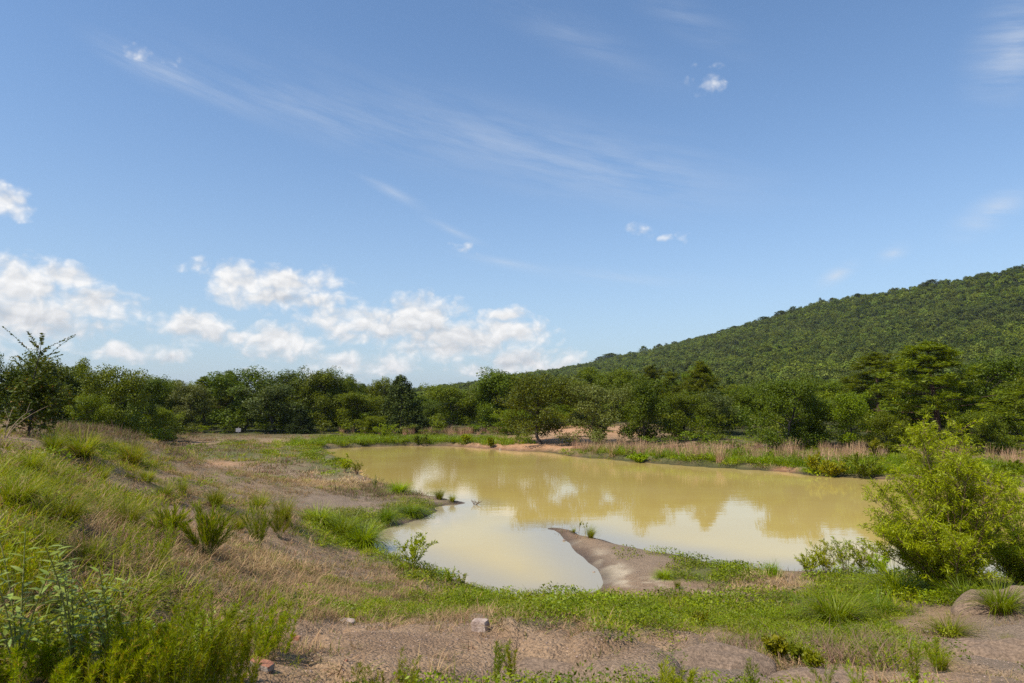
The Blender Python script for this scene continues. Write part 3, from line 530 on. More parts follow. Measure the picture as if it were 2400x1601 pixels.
# ------------------------------------------------------------------ treeline (x of the crown, top, crown width in the photo, distance in metres)
TREES = [
 ('oak', 0, 5, 830, 120, 55, 'dark oak at the left picture edge behind the grassy mound'),
 ('oak', 4, 78, 836, 130, 57, 'broad flat-topped oak directly behind the leafy elm sapling'),
 ('oak', 1, 150, 862, 110, 60, 'lower oak just right of the elm sapling, behind the mound'),
 ('oak', 6, 192, 844, 62, 66, 'oak with a small round crown head standing above its neighbours, right of the elm sapling'),
 ('light', 0, 205, 925, 90, 52, 'bright green young tree low behind the mound crest, right of the sapling'),
 ('oak', 2, 268, 862, 130, 58, 'large spreading oak right of the notch in the left treeline'),
 ('oak', 5, 325, 884, 90, 66, 'small oak on the right shoulder of the large spreading oak, left side'),
 ('oak', 3, 372, 888, 76, 92, 'far oak filling the low skyline left of the pine, above the mound end'),
 ('light', 1, 372, 958, 80, 70, 'pale green sapling at the foot of the treeline where the mound ends'),
 ('oak', 1, 412, 893, 70, 98, 'narrow oak at the lowest dip of the left skyline'),
 ('grey', 0, 452, 900, 84, 92, 'grey-green pale-leaved oak left of the sign'),
 ('pine', 2, 484, 884, 46, 100, 'thin dark pine with a flat head, left of the sign'),
 ('oak', 6, 512, 880, 46, 106, 'slim oak poking up just right of the flat-headed pine'),
 ('oak', 2, 572, 867, 150, 95, 'big round oak rising straight above the white sign'),
 ('pine', 1, 540, 872, 56, 104, 'dark pine top leaning on the left side of the big round oak above the sign'),
 ('grey', 1, 650, 886, 130, 92, 'wide olive oak between the two tallest oaks right of the sign'),
 ('oak', 0, 690, 869, 104, 99, 'tall oak with a fine lacy top, second right of the sign'),
 ('cedar', 0, 705, 958, 56, 91, 'dark low cedar at the foot of the treeline right of the sign'),
 ('oak', 3, 762, 868, 84, 97, 'tall narrow oak left of the two round-topped pines'),
 ('oak', 7, 800, 884, 80, 99, 'oak beside the left round-topped pine, above the left end of the pond'),
 ('pine', 1, 818, 886, 46, 122, 'taller of the two round-topped pines left of the cedar'),
 ('pine', 1, 852, 901, 40, 126, 'shorter right one of the two round-topped pines left of the cedar'),
 ('oak', 5, 840, 922, 110, 96, 'low dark oak under the two round-topped pines'),
 ('light', 0, 878, 975, 60, 90, 'pale green leafy sapling left of the cedar, at the far bank'),
 ('oak', 4, 906, 889, 80, 102, 'oak whose open crown shows behind the left side of the cedar'),
 ('cedar', 1, 942, 883, 96, 94, 'tall dark conical cedar on the far bank'),
 ('light', 1, 990, 930, 70, 112, 'bright low tree in the gap just right of the tall cedar'),
 ('oak', 1, 1024, 945, 60, 108, 'small shrubby oak in the skyline gap below the far ridge'),
 ('oak', 5, 1064, 902, 104, 96, 'oak with bare dead twigs on its left side, right of the skyline gap'),
 ('grey', 1, 1108, 905, 80, 99, 'oak tucked between the dead-twigged oak and the tall lacy oak'),
 ('oak', 3, 1170, 870, 104, 95, 'tallest lacy oak at the left foot of the hill'),
 ('light', 0, 1205, 960, 70, 86, 'brownish green young tree left of the lone bank oak'),
 ('oak', 2, 1268, 878, 140, 69, 'lone oak with bare trunk on the orange clay bank'),
 ('light', 1, 1330, 904, 96, 112, 'light green oak behind and between the two bank oaks with bare trunks'),
 ('grey', 0, 1398, 900, 126, 67, 'grey-green oak with bare dark trunk behind the reddish grass'),
 ('oak', 6, 1386, 862, 84, 118, 'tall oak top behind the grey-green bank oak'),
 ('light', 1, 1462, 868, 104, 112, 'rounded bright oak right of the grey-green bank oak'),
 ('oak', 0, 1510, 884, 120, 66, 'full oak with crown down to the grass left of the three pine tops'),
 ('pine', 3, 1526, 858, 66, 92, 'leftmost of the three pine tops against the hill'),
 ('pine', 0, 1574, 872, 60, 88, 'middle and lowest of the three pine tops against the hill'),
 ('pine', 1, 1644, 850, 64, 80, 'rightmost pointed one of the three pine tops against the hill'),
 ('oak', 7, 1600, 922, 120, 67, 'low oak below the three pine tops'),
 ('grey', 1, 1672, 914, 96, 73, 'pale olive oak just right of the pointed pine'),
 ('oak', 4, 1738, 918, 96, 86, 'oak in the dip left of the biggest glossy oak'),
 ('oak', 7, 1822, 889, 146, 57, 'biggest glossy domed oak in the middle of the right treeline'),
 ('oak', 1, 1912, 930, 96, 59, 'low dark oak right of the biggest domed oak'),
 ('light', 0, 1996, 920, 92, 55, 'light green slim oak with pale stem left of the tall pine'),
 ('pine', 0, 2048, 830, 150, 72, 'spreading pine left of and behind the tallest pine'),
 ('light', 1, 2066, 968, 84, 53, 'olive feathery small tree just behind the willow, left side'),
 ('pine', 3, 2185, 806, 200, 57, 'tallest pine with bare red trunk behind the willow'),
 ('oak', 5, 2292, 838, 136, 60, 'glossy-leaved oak touching the right side of the tallest pine'),
 ('oak', 0, 2372, 898, 120, 58, 'dark oak at the right picture edge behind the willow'),
 ('oak', 2, 2420, 866, 120, 72, 'oak cut off by the right picture edge below the hill'),
 ('oak', 7, 2310, 965, 110, 50, 'low dark oak hanging over the far bank right of the willow top'),
 ('oak', 1, 2120, 965, 110, 60, 'shadowy oak under the lower limbs of the tallest pine'),
]
NAME = dict(oak='oak_tree', light='oak_tree', grey='oak_tree', pine='pine_tree', cedar='cedar_tree')
sky_x, sky_y = [], []
for (kind, v, px, top, w, D, label) in TREES:
    d = ray(px, top); x = d[0] / d[1] * D; zt = CAM_Z + d[2] / d[1] * D; zg = h1(x, D)
    if kind == 'pine': w *= 1.05
    place_tree(NAME[kind], kind, v, x, D, zt - zg, w / F * D * 1.1, label)
    sky_x.append(px); sky_y.append(top)
def by_tree(px, words):
    c = sorted((abs(t[2] - px), t[2], t[6].split(',')[0]) for t in TREES if len(t[6].split(',')[0].split()) + len(words.split()) <= 15)
    return words % ('left' if px < c[0][1] else 'right') + ' the ' + c[0][2]
# trees deeper in the wood, seen only as dark leaves between and behind the front row
rng = np.random.default_rng(5)
o_ = np.argsort(sky_x); sx_ = np.array(sky_x)[o_]; sy_ = np.array(sky_y)[o_]
for k, px in enumerate(np.arange(-60, 2480, 42)):
    near = np.abs(sx_ - px) < 75; lo = np.sort(sy_[near])[:2].mean() if near.any() else 890
    top = max(lo + 30, 884) + rng.uniform(0, 40); Df = np.interp(px, [0, 330, 430, 1150, 1250, 1500, 2400], [64, 70, 104, 106, 90, 84, 66]) + rng.uniform(0, 26)
    d = ray(px + rng.uniform(-10, 10), top); x = d[0] / d[1] * Df; zt = CAM_Z + d[2] / d[1] * Df; zg = h1(x, Df)
    place_tree('oak_tree', 'oak', int(rng.integers(0, 8)), x, Df, max(4.5, zt - zg), rng.uniform(4.6, 6.4), by_tree(px, 'oak behind, %s of'), 'tree', 'half hidden oaks of the wood')
# shrubs along the foot of the wood
UNDER = []
for k, px in enumerate(np.concatenate([np.arange(20, 2440, 50), np.arange(10, 2440, 20), np.arange(15, 2440, 25)])):
    Df = np.interp(px, [0, 250, 380, 460, 1150, 1230, 1262, 1440, 1500, 2400], [46, 50, 62, 91, 90, 76, 78, 78, 62, 50]) + rng.uniform(-1.2, 2.5)
    if k >= 49: Df += rng.uniform(6, 30)
    if 1236 < px < 1330 or 1340 < px < 1385: Df += 8
    x = (px + rng.uniform(-12, 12) - 1200) / F * Df
    if k >= 49: UNDER.append((x, Df)); continue
    place_tree('leafy_shrub', 'shrub', int(rng.integers(0, 3)), x, Df, rng.uniform(.8, 1.8), rng.uniform(2.0, 3.4), by_tree(px, 'shrub below, %s of'), 'shrub', 'shrubs at the foot of the treeline')

# ------------------------------------------------------------------ scattering (geometry nodes) for what nobody could count
def scatter_group():
    g = bpy.data.node_groups.new('scatter', 'GeometryNodeTree')
    g.interface.new_socket('Geometry', in_out='INPUT', socket_type='NodeSocketGeometry')
    g.interface.new_socket('Collection', in_out='INPUT', socket_type='NodeSocketCollection')
    g.interface.new_socket('Geometry', in_out='OUTPUT', socket_type='NodeSocketGeometry')
    gi = nd(g, 'NodeGroupInput'); go = nd(g, 'NodeGroupOutput')
    ci = nd(g, 'GeometryNodeCollectionInfo'); g.links.new(gi.outputs[1], ci.inputs['Collection']); ci.inputs['Separate Children'].default_value = True; ci.inputs['Reset Children'].default_value = True
    ip = nd(g, 'GeometryNodeInstanceOnPoints'); g.links.new(gi.outputs[0], ip.inputs['Points']); g.links.new(ci.outputs[0], ip.inputs['Instance']); ip.inputs['Pick Instance'].default_value = True
    def na(name, typ): n = nd(g, 'GeometryNodeInputNamedAttribute', data_type=typ); n.inputs[0].default_value = name; return n.outputs[0]
    g.links.new(na('idx', 'INT'), ip.inputs['Instance Index']); g.links.new(na('rot', 'FLOAT_VECTOR'), ip.inputs['Rotation']); g.links.new(na('scl', 'FLOAT_VECTOR'), ip.inputs['Scale'])
    g.links.new(ip.outputs[0], go.inputs[0]); return g
SG = scatter_group()
def collection_of(name, meshes):
    c = bpy.data.collections.new(name)
    for i, m in enumerate(meshes):
        o = bpy.data.objects.new('%s_%02d' % (name, i), m); c.objects.link(o)
    return c
def scatter(name, coll, P, idx, rot, scl, label, cat):
    me = bpy.data.meshes.new(name); me.vertices.add(len(P)); me.vertices.foreach_set('co', np.asarray(P, np.float32).ravel())
    for nme, typ, arr, key in (('idx', 'INT', np.asarray(idx, np.int32), 'value'), ('rot', 'FLOAT_VECTOR', np.asarray(rot, np.float32).ravel(), 'vector'), ('scl', 'FLOAT_VECTOR', np.asarray(scl, np.float32).ravel(), 'vector')):
        a = me.attributes.new(nme, typ, 'POINT'); a.data.foreach_set(key, arr)
    o = obj(name, me, label=label, category=cat, kind='stuff'); m = o.modifiers.new('scatter', 'NODES'); m.node_group = SG
    m[SG.interface.items_tree['Collection'].identifier] = coll; return o
def rot_scl(rng, n, lo, hi, tilt=.12):
    rot = np.stack([rng.normal(0, tilt, n), rng.normal(0, tilt, n), rng.uniform(0, 6.283, n)], 1); s = rng.uniform(lo, hi, n)
    return rot, np.stack([s, s, s * rng.uniform(.8, 1.2, n)], 1)

# undergrowth deep in the shade of the wood
UNDER = np.array(UNDER); rng = np.random.default_rng(9); n = len(UNDER); rot, scl = rot_scl(rng, n, .8, 1.5, .05)
scatter('wood_undergrowth', collection_of('undergrowth', [SHRUB[0]['crown'], SHRUB[1]['crown'], SHRUB[1]['crown']]), np.stack([UNDER[:, 0], UNDER[:, 1], height(UNDER[:, 0], UNDER[:, 1])], 1), rng.integers(0, 3, n), rot, scl, 'dim leafy undergrowth deep in the shade of the wood', 'undergrowth')
# hillside wood
def hill_tree(seed, kind):
    rng = np.random.default_rng(seed); lv = []
    if kind == 'pine':
        for k in range(13):
            t = k / 12; lv.append(clump(rng, np.array([rng.normal(0, 1.3 * (1 - t) + .5), rng.normal(0, 1.3 * (1 - t) + .5), 3.6 + 5.0 * t]), 1.7 * (1.1 - .35 * t), 24, .9, .7, .6, .6))
        lv.append(tube(np.array([[0, 0, 0], [0, 0, 5], [0, 0, 10.]]), [.2, .16, .06], 4)); m = M['hill_pine']
    else:
        for k in range(24):
            d = rdir(rng, 1)[0]; c = np.array([d[0] * 2.6, d[1] * 2.6, 5.2 + d[2] * 1.9]); lv.append(clump(rng, c, 1.35, 22, .85, .8, .8, .75))
        lv.append(tube(np.array([[0, 0, 0], [0, 0, 3], [0, 0, 6.]]), [.2, .16, .1], 4)); m = M['hill']
    v, q = join(lv); return mesh_np('hill_tree', v, q, m)
HT = [hill_tree(s, 'oak') for s in (1, 2, 3, 4, 5)] + [hill_tree(s, 'pine') for s in (6, 7)]
rng = np.random.default_rng(8); n = 190000
hx = rng.uniform(-700, 1050, n); hy = rng.uniform(110, 1750, n); hu = hx / hy; hd = RD - (RN[0] * hx + RN[1] * hy)
ok = (hu > -.32) & (hu < .95) & (hd > -45) & (hd < 740) & (np.hypot(hx, hy) > 215) & (rng.random(n) < np.clip(1.15 - hy / 2600, .4, 1))
hx, hy, hd = hx[ok], hy[ok], hd[ok]; hz_ = height(hx, hy); n = len(hx)
idx = rng.integers(0, 5, n); pm = (fbm(hx / 60, hy / 60, 3) > .62) & (rng.random(n) < .3) | (rng.random(n) < .025); idx = np.where(pm, rng.integers(5, 7, n), idx)
rot, scl = rot_scl(rng, n, .42, 1.08, .05); scl *= (1 + (fbm(hx / 40, hy / 40, 9) - .5) * .5)[:, None]
scatter('hillside_wood', collection_of('hill_trees', HT), np.stack([hx, hy, hz_ - .3], 1), idx, rot, scl, 'dense green oak and pine wood covering the whole hillside', 'wood')
print('hill trees', n)
# the wood between the treeline and the foot of the hill
rng = np.random.default_rng(18); n = 5200; x = rng.uniform(-150, 240, n); y = rng.uniform(95, 245, n); rr_ = np.hypot(x, y); ok = (np.abs(x / y) < .95) & (rr_ > 118) & (rr_ < 232) & (rng.random(n) < .4) & ~((x / y > -.2) & (x / y < -.05) & (y < 190))
x, y = x[ok], y[ok]; n = len(x); rot, scl = rot_scl(rng, n, .62, .92, .04)
scatter('valley_wood', collection_of('valley_trees', [p['crown'] for p in OAK + OAKG]), np.stack([x, y, height(x, y) - .6], 1), rng.integers(0, 10, n), rot, scl, 'continuous oak wood between the treeline and the foot of the hill', 'wood')
# pines that stand out singly against the sky along the crest
CREST = [(1043, 900, 22, 'tall lone umbrella-shaped pine on the low far crest, left of the hill'), (1002, 908, 14, 'small pine bump on the far crest just right of the cedar'), (1088, 901, 15, 'small round pine on the far crest behind the dead-twigged oak'), (1222, 882, 20, 'round pine on the crest right above the tallest lacy oak'), (1344, 856, 22, 'pine in the crest dip left of the two big crest trees'),
 (1405, 836, 26, 'left of the two big rounded trees on the hill crest'), (1432, 828, 34, 'right and bigger of the two big rounded trees on the hill crest'), (1478, 824, 16, 'small pine right of the two big crest trees'), (1508, 811, 20, 'open see-through pine on the crest, left of the dense dark crest clump'), (1545, 806, 16, 'pointed crest pine right of the open see-through pine'), (1580, 800, 18, 'crest pine midway up the lower hill crest'),
 (1694, 772, 22, 'lowest tree of the dense dark crest clump'), (1722, 764, 24, 'second tree up in the dense dark crest clump'), (1752, 756, 22, 'third tree up in the dense dark crest clump'), (1790, 742, 24, 'pointed pine in the middle of the dense dark crest clump'), (1830, 728, 22, 'upper tree of the dense dark crest clump'), (1860, 718, 20, 'last tree of the dense dark crest clump'), (1950, 698, 20, 'pair-topped tree on the upper crest'), (2010, 688, 22, 'crest tree between the pair-topped tree and the wide dark crest tree'), (2186, 655, 34, 'wide dark tree standing proud of the upper crest'), (2300, 640, 22, 'small dark tree on the crest near the right picture edge')]
for i, (px, py, w, label) in enumerate(CREST):
    d = ray(px, py); t = (RD - 6) / (RN @ d[:2]); x, y = d[0] * t, d[1] * t; zt = CAM_Z + d[2] * t; zg = h1(x, y); Hc = max(8, min(24, zt - zg))
    place_tree('crest_pine', 'pine', (1, 0, 3)[i % 3], x, y, Hc, w / F * y * 1.15, label, 'tree', z=zt - Hc)

# ------------------------------------------------------------------ grass and weeds
def blades(rng, n, rad, h0, h1_, w, lean=.35, bend=.5, out=.6, segs=3):
    """grass blades: tapered, bent strips"""
    a = rng.uniform(0, 6.283, n); r0 = rad * np.sqrt(rng.random(n)); P0 = np.stack([r0 * np.cos(a), r0 * np.sin(a), np.full(n, -.02)], 1)
    L = rng.uniform(h0, h1_, n); az_ = np.where(rng.random(n) < out, a + rng.normal(0, .5, n), rng.uniform(0, 6.283, n)); ln = np.abs(rng.normal(lean, lean * .5, n)); bd = np.abs(rng.normal(bend, bend * .5, n))
    side = np.stack([-np.sin(az_ + rng.normal(0, .9, n)), np.cos(az_), np.zeros(n)], 1); side = unit(side); V = []
    for s in range(segs + 1):
        t = s / segs; th = ln + bd * t; hor = L * t * np.sin(np.minimum(th, 1.9)) ; ver = L * t * np.cos(np.minimum(th, 1.9))
        C = P0 + np.stack([hor * np.cos(az_), hor * np.sin(az_), ver], 1); ww = (w * (1 - .82 * t ** 1.5) * rng.uniform(.8, 1.2, n))[:, None] * .5
        V += [C - side * ww, C + side * ww]
    V = np.stack(V, 1); m = 2 * (segs + 1); base = np.arange(n)[:, None] * m; Q = [np.stack([base[:, 0] + 2 * s, base[:, 0] + 2 * s + 1, base[:, 0] + 2 * s + 3, base[:, 0] + 2 * s + 2], 1) for s in range(segs)]
    return V.reshape(-1, 3), np.concatenate(Q)
def leafy(rng, n, rad, hgt, L, ar=.45):
    """low leafy weeds"""
    a = rng.uniform(0, 6.283, n); r0 = rad * np.sqrt(rng.random(n)); z = hgt * rng.random(n) ** .7 * (1 - .5 * (r0 / rad) ** 2)
    P = np.stack([r0 * np.cos(a), r0 * np.sin(a), z], 1); N = unit(rng.normal(size=(n, 3)) * .6 + np.array([0, 0, .8])); l = L * rng.uniform(.6, 1.3, n)
    return leaf_quads(P, np.cross(N, rdir(rng, n)), N, l, l * ar)
def bl_mesh(name, mat, seed, **k):
    v, q = blades(np.random.default_rng(seed), **k); return mesh_np(name, v, q, M[mat])
def lf_mesh(name, mat, seed, **k):
    v, q = leafy(np.random.default_rng(seed), **k); return mesh_np(name, v, q, M[mat])
# index: 0-2 dry, 3-5 green blades, 6-8 leafy weeds, 9-10 tall green, 11 straw, 12 brown seed grass
def cover_set(name, k, w, q):
    s = []
    s += [bl_mesh(name, 'dry', 100 + i, n=int(46 * q), rad=.12 * k, h0=.04 * k ** .5, h1_=.15 * k ** .5, w=w * .8, lean=.95, bend=.6, out=.35) for i in range(3)]
    s += [bl_mesh(name, 'grass', 110 + i, n=int(46 * q), rad=.11 * k, h0=.04 * k ** .5, h1_=.15 * k ** .5, w=w, lean=.55, bend=.6) for i in range(3)]
    s += [lf_mesh(name, m, 120 + i, n=int(150 * q), rad=.15 * k, hgt=.13 * k ** .5, L=w * 3.6) for i, m in enumerate(('weed', 'weed_dark', 'weed'))]
    s += [bl_mesh(name, 'grass', 130 + i, n=int(64 * q), rad=.13 * k, h0=.10, h1_=.28, w=w, lean=.4, bend=.9) for i in range(2)]
    s += [bl_mesh(name, 'straw', 140, n=int(40 * q), rad=.12 * k, h0=.08, h1_=.30, w=w * .8, lean=.6, bend=.6, out=.3)]
    s += [bl_mesh(name, 'mauve', 150, n=int(52 * q), rad=.13 * k, h0=.10, h1_=.32, w=w * .7, lean=.45, bend=.5, out=.4)]
    return collection_of(name, s)
LUSH = [(790,1242,100,46,1)]
TALL = [(40,1160,120,70,.6),(40,1320,110,100,.45),(300,1170,110,40,.4),(600,1056,230,20,.9),(775,1086,60,22,1),(260,1400,140,90,.5),(950,1190,60,20,.6),(1950,1440,150,40,.5),(250,1060,120,30,.7),(330,1080,100,40,.5)]
STRAW = [(800,1120,110,22,1),(900,1128,80,12,1),(1790,1372,110,18,.8),(640,1330,90,24,.15)]
MAUVE = [(260,1010,200,26,1),(480,1050,120,26,.7),(700,1100,90,22,.7),(880,1155,110,20,.5),(1950,1535,210,40,.12)]
def cover_scatter(name, coll, n, r0, r1, lo, hi, seed, label, half=.86):
    rng = np.random.default_rng(seed); r = r0 + (r1 - r0) * rng.random(n) ** .75; a = rng.uniform(-half, half, n); x = r * np.sin(a); y = r * np.cos(a); sd = shore_sd(x, y); k = (sd > .12); x, y, sd, r = x[k], y[k], sd[k], r[k]
    z = height(x, y); g, d, b, c = cover(x, y, z); px, py = project(x, y, z); n = len(x)
    u = rng.random(n); idx = np.full(n, -1); vis = (py < 1680)
    tl, st_, mv, lu = mask(TALL, px, py), mask(STRAW, px, py), mask(MAUVE, px, py), mask(LUSH, px, py)
    bare_edge = (sd < .5) & (rng.random(n) < .6) & (g < .7)
    pg = g * np.where(px < 760, .78, .95); pd = d * .85 * (1 - g * .5)
    idx = np.where(u < pg * .5, rng.integers(3, 6, n), idx); idx = np.where((u >= pg * .5) & (u < pg), rng.integers(6, 9, n), idx); idx = np.where((u >= pg) & (u < pg + pd), rng.integers(0, 3, n), idx)
    u2 = rng.random(n)
    idx = np.where((u2 < tl * np.where(r < 13, .24, .42)) & (b < .4), rng.integers(9, 11, n), idx); idx = np.where((u2 > 1 - st_ * .8), 11, idx); idx = np.where((u2 > .08) & (u2 < .08 + mv * .62), 12, idx)
    idx = np.where(bare_edge | (c > .55) & (rng.random(n) < .85), -1, idx)
    lfm = (idx >= 6) & (idx <= 8) & (px < 720) & (py < 1500); ul = rng.random(n); idx = np.where(lfm & (ul < .62), rng.integers(0, 3, n), idx); idx = np.where(lfm & (ul > .8), -1, idx)
    # under the wood nothing but litter
    idx = np.where((y > 88) & (rng.random(n) < .7), -1, idx)
    k = (idx >= 0) & vis; n = k.sum(); rot, scl = rot_scl(rng, n, lo, hi)
    scatter(name, coll, np.stack([x, y, z], 1)[k], idx[k], rot, scl, label, 'grass'); print(name, n)
NEAR = cover_set('near_cover', 1.0, .0062, 1.0); MID = cover_set('middle_cover', 2.4, .014, 1.1); FAR = cover_set('far_cover', 5.5, .04, 1.0)
cover_scatter('near_grass', NEAR, 21000, 2.0, 13.5, .7, 1.35, 61, 'short dry and green grass and weeds on the near slope')
cover_scatter('bank_grass', MID, 15000, 12.0, 37, .7, 1.3, 62, 'dry and green grass on the left bank and round the near bay')
cover_scatter('far_bank_grass', FAR, 15000, 35, 112, .6, 1.2, 63, 'green and dry grass along the far bank of the pond')
# reddish broomsedge and lush grass along the far bank
SED = collection_of('sedge', [bl_mesh('sedge', 'sedge', 160 + i, n=46, rad=.3, h0=.4, h1_=1.1, w=.02, lean=.10, bend=.18, out=.6) for i in range(3)] + [bl_mesh('sedge', 'lush', 165 + i, n=70, rad=.45, h0=.35, h1_=.85, w=.03, lean=.3, bend=.6) for i in range(2)] + [lf_mesh('sedge', 'weed_dark', 168, n=90, rad=.6, hgt=.7, L=.13)])
rng = np.random.default_rng(66); n = 30000; x = rng.uniform(-30, 45, n); y = rng.uniform(38, 95, n); z = height(x, y); px, py = project(x, y, z); sd = shore_sd(x, y)
SEDM = [(1650,1068,330,14,1),(1450,1058,90,10,.8),(1900,1076,150,16,.9),(1010,1012,190,9,.9),(1150,1010,60,6,.7),(2390,1095,60,16,.6),(2250,1090,90,12,.5)]
LUSM = [(1650,1078,360,14,1),(1950,1098,220,24,1),(1420,1066,110,8,.9),(960,1036,240,9,.9),(800,1040,120,6,.6),(2300,1110,120,20,.6)]
ms, ml = mask(SEDM, px, py), mask(LUSM, px, py); u = rng.random(n); idx = np.where(u < ms * .15, rng.integers(0, 3, n), -1); u = rng.random(n); idx = np.where((idx < 0) & (u < ml * .45) & (sd < 9), rng.integers(3, 6, n), idx)
k = (idx >= 0) & (sd > .25); rot, scl = rot_scl(rng, k.sum(), .75, 1.2, .06)
scatter('broomsedge_strip', SED, np.stack([x, y, z], 1)[k], idx[k], rot, scl, 'reddish tan broomsedge mixed with green grass along the far bank', 'grass'); print('sedge', k.sum())
# gravel on the bare patches
def pebble(seed):
    rng = np.random.default_rng(seed); v = rdir(rng, 1) ; t = (1 + 5 ** .5) / 2
    V = unit(np.array([[-1, t, 0], [1, t, 0], [-1, -t, 0], [1, -t, 0], [0, -1, t], [0, 1, t], [0, -1, -t], [0, 1, -t], [t, 0, -1], [t, 0, 1], [-t, 0, -1], [-t, 0, 1]], float)) * rng.uniform(.7, 1.2, (12, 1)) * np.array([1, .8, .55])
    T = [(0,11,5),(0,5,1),(0,1,7),(0,7,10),(0,10,11),(1,5,9),(5,11,4),(11,10,2),(10,7,6),(7,1,8),(3,9,4),(3,4,2),(3,2,6),(3,6,8),(3,8,9),(4,9,5),(2,4,11),(6,2,10),(8,6,7),(9,8,1)]
    return V, T
PEB = []
for s in range(4):
    V, T = pebble(s); PEB.append(mesh_np('pebble', V, np.zeros((0, 4), int), M['pebble'], T))
rng = np.random.default_rng(71); n = 42000; r = 2.2 + 14 * rng.random(n) ** .8; a = rng.uniform(-.8, .8, n); x = r * np.sin(a); y = r * np.cos(a); sd = shore_sd(x, y); k = sd > 0; x, y = x[k], y[k]; z = height(x, y); g, d, b, c = cover(x, y, z)
k = rng.random(len(x)) < np.clip(b * 1.2 + .1 - g * .6, 0, 1); P = np.stack([x, y, z], 1)[k]; n = len(P); rot = rng.uniform(0, 6.283, (n, 3)) * np.array([.08, .08, 1]); s_ = (.0035 + .007 * rng.random(n) ** 3.5)[:, None] * np.ones(3)
scatter('gravel', collection_of('pebbles', PEB), P, rng.integers(0, 4, n), rot, s_, 'small loose gravel on the bare near slope', 'gravel')
# ------------------------------------------------------------------ single plants
def plant(name, parts, loc, label, cat, rz=0.0, scale=(1, 1, 1), group=None):
    e = obj(name, None, None, loc); e.empty_display_size = .2; e.rotation_euler.z = rz; e.scale = scale; e['label'] = label; e['category'] = cat
    if group: e['group'] = group
    for nme, me in parts: obj(nme, me, e)
    return e
def size_at(p, px): return px * p.y * COSP / F
TUSS = {}
def tussock_parts(seed, mat, lush):
    k = (seed, mat)
    if k not in TUSS:
        rng = np.random.default_rng(seed)
        g = blades(rng, 420 if not lush else 620, .16, .55, 1.05, .012 if not lush else .018, .16, .75 if not lush else 1.0, .95, 4); d = blades(rng, 90, .17, .3, .8, .011, .5, .6, .95, 3)
        TUSS[k] = [('green_blades', mesh_np('green_blades', *g, M[mat])), ('dry_blades', mesh_np('dry_blades', *d, M['dry']))]
    return TUSS[k]
# (x, y of the foot, height, width in the photo, seed, material, lush, label)
TUSSOCKS = [
 (190,1072,74,130,1,'grass',0,'dark green tussock on the mound right below the elm sapling'),
 (125,1062,66,90,2,'grass',0,'smaller dark tussock left of the one below the elm sapling'),
 (305,1092,66,110,3,'grass',0,'arching tussock below the brown mound crest, right of the sapling'),
 (385,1172,52,70,4,'grass',0,'upright tussock beside a bare patch on the left slope'),
 (425,1160,44,50,2,'grass',0,'small tussock touching the upright tussock on the left slope'),
 (505,1188,58,80,1,'grass',0,'rounded tussock in the middle of the left slope'),
 (608,1196,52,70,3,'grass',0,'pale-tipped tussock left of the bushiest tussock above the bay'),
 (662,1228,76,90,4,'grass',0,'bushiest tussock above the bright grass bed'),
 (40,1190,90,170,3,'grass',0,'large windblown grass clump at the left picture edge'),
 (150,1230,80,150,1,'grass',0,'big grass clump right of the windblown clump, left foreground'),
 (300,1235,70,120,2,'grass',0,'grass clump on the slope above the broad-leaved weed'),
 (70,1105,60,100,4,'grass',0,'grass clump on the mound left of the two dark tussocks'),
 (235,1130,52,80,4,'grass',0,'grass clump between the arching tussock and the bare track'),
 (100,1290,80,130,3,'grass',0,'grass clump on the left slope below the windblown clump'),
 (215,1320,66,110,4,'grass',0,'grass clump just above the broad-leaved weed tops'),
 (345,1130,40,60,1,'grass',0,'small grass clump right below the arching tussock'),
 (560,1245,44,60,2,'grass',0,'small grass clump between the two feathery fans'),
 (745,1235,54,110,5,'lush',1,'left part of the bright green grass bed by the bay'),
 (800,1262,62,130,6,'lush',1,'middle part of the bright green grass bed by the bay'),
 (850,1282,64,120,7,'lush',1,'drooping right end of the bright green grass bed by the bay'),
 (935,1158,34,70,6,'lush',1,'fresh green grass clump at the root of the small spit'),
 (905,1228,42,60,5,'lush',1,'grass clump on the undercut bank above the dark mud'),
 (965,1208,26,80,7,'lush',1,'low green grass fringe on the tip of the left bank'),
 (1030,1170,30,44,1,'weed_yellow',0,'yellow-green rushes on the small pointed spit'),
 (1060,1176,20,30,2,'weed_yellow',0,'short rushes right at the tip of the small pointed spit'),
 (1385,1262,34,40,3,'weed_yellow',0,'ochre rushes on the tongue of grey shale in the water'),
 (1345,1250,14,16,4,'weed_yellow',0,'tiny rust coloured tuft at the tip of the shale tongue'),
 (1556,1356,22,54,6,'lush',0,'low green tuft on the shale tongue'),
 (1588,1380,24,26,1,'grass',0,'small dark tuft alone on the pale sand of the shale tongue'),
 (1810,1352,40,50,5,'lush',0,'upright light green tuft at the near waterline'),
 (1960,1462,92,210,1,'lush',0,'wide dark-hearted grass clump in the green strip, left of the willow foot'),
 (2105,1405,84,220,3,'lush',0,'wide bright grass clump at the foot of the willow'),
 (2060,1440,60,120,4,'lush',0,'grass clump between the two wide clumps near the willow'),
 (2225,1492,50,130,2,'grass',0,'grass clump hanging over bare gravel below the willow'),
 (2345,1440,86,150,4,'lush',0,'dark grass clump at the right edge below the willow'),
 (2365,1518,34,40,1,'grass',0,'small lone tuft on the grey mound at the right edge'),
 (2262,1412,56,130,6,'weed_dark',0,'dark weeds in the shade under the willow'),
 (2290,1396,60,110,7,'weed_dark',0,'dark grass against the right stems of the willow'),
 (2205,1574,66,80,2,'grass',0,'weedy grass clump on the gravel in the lower right corner'),
]
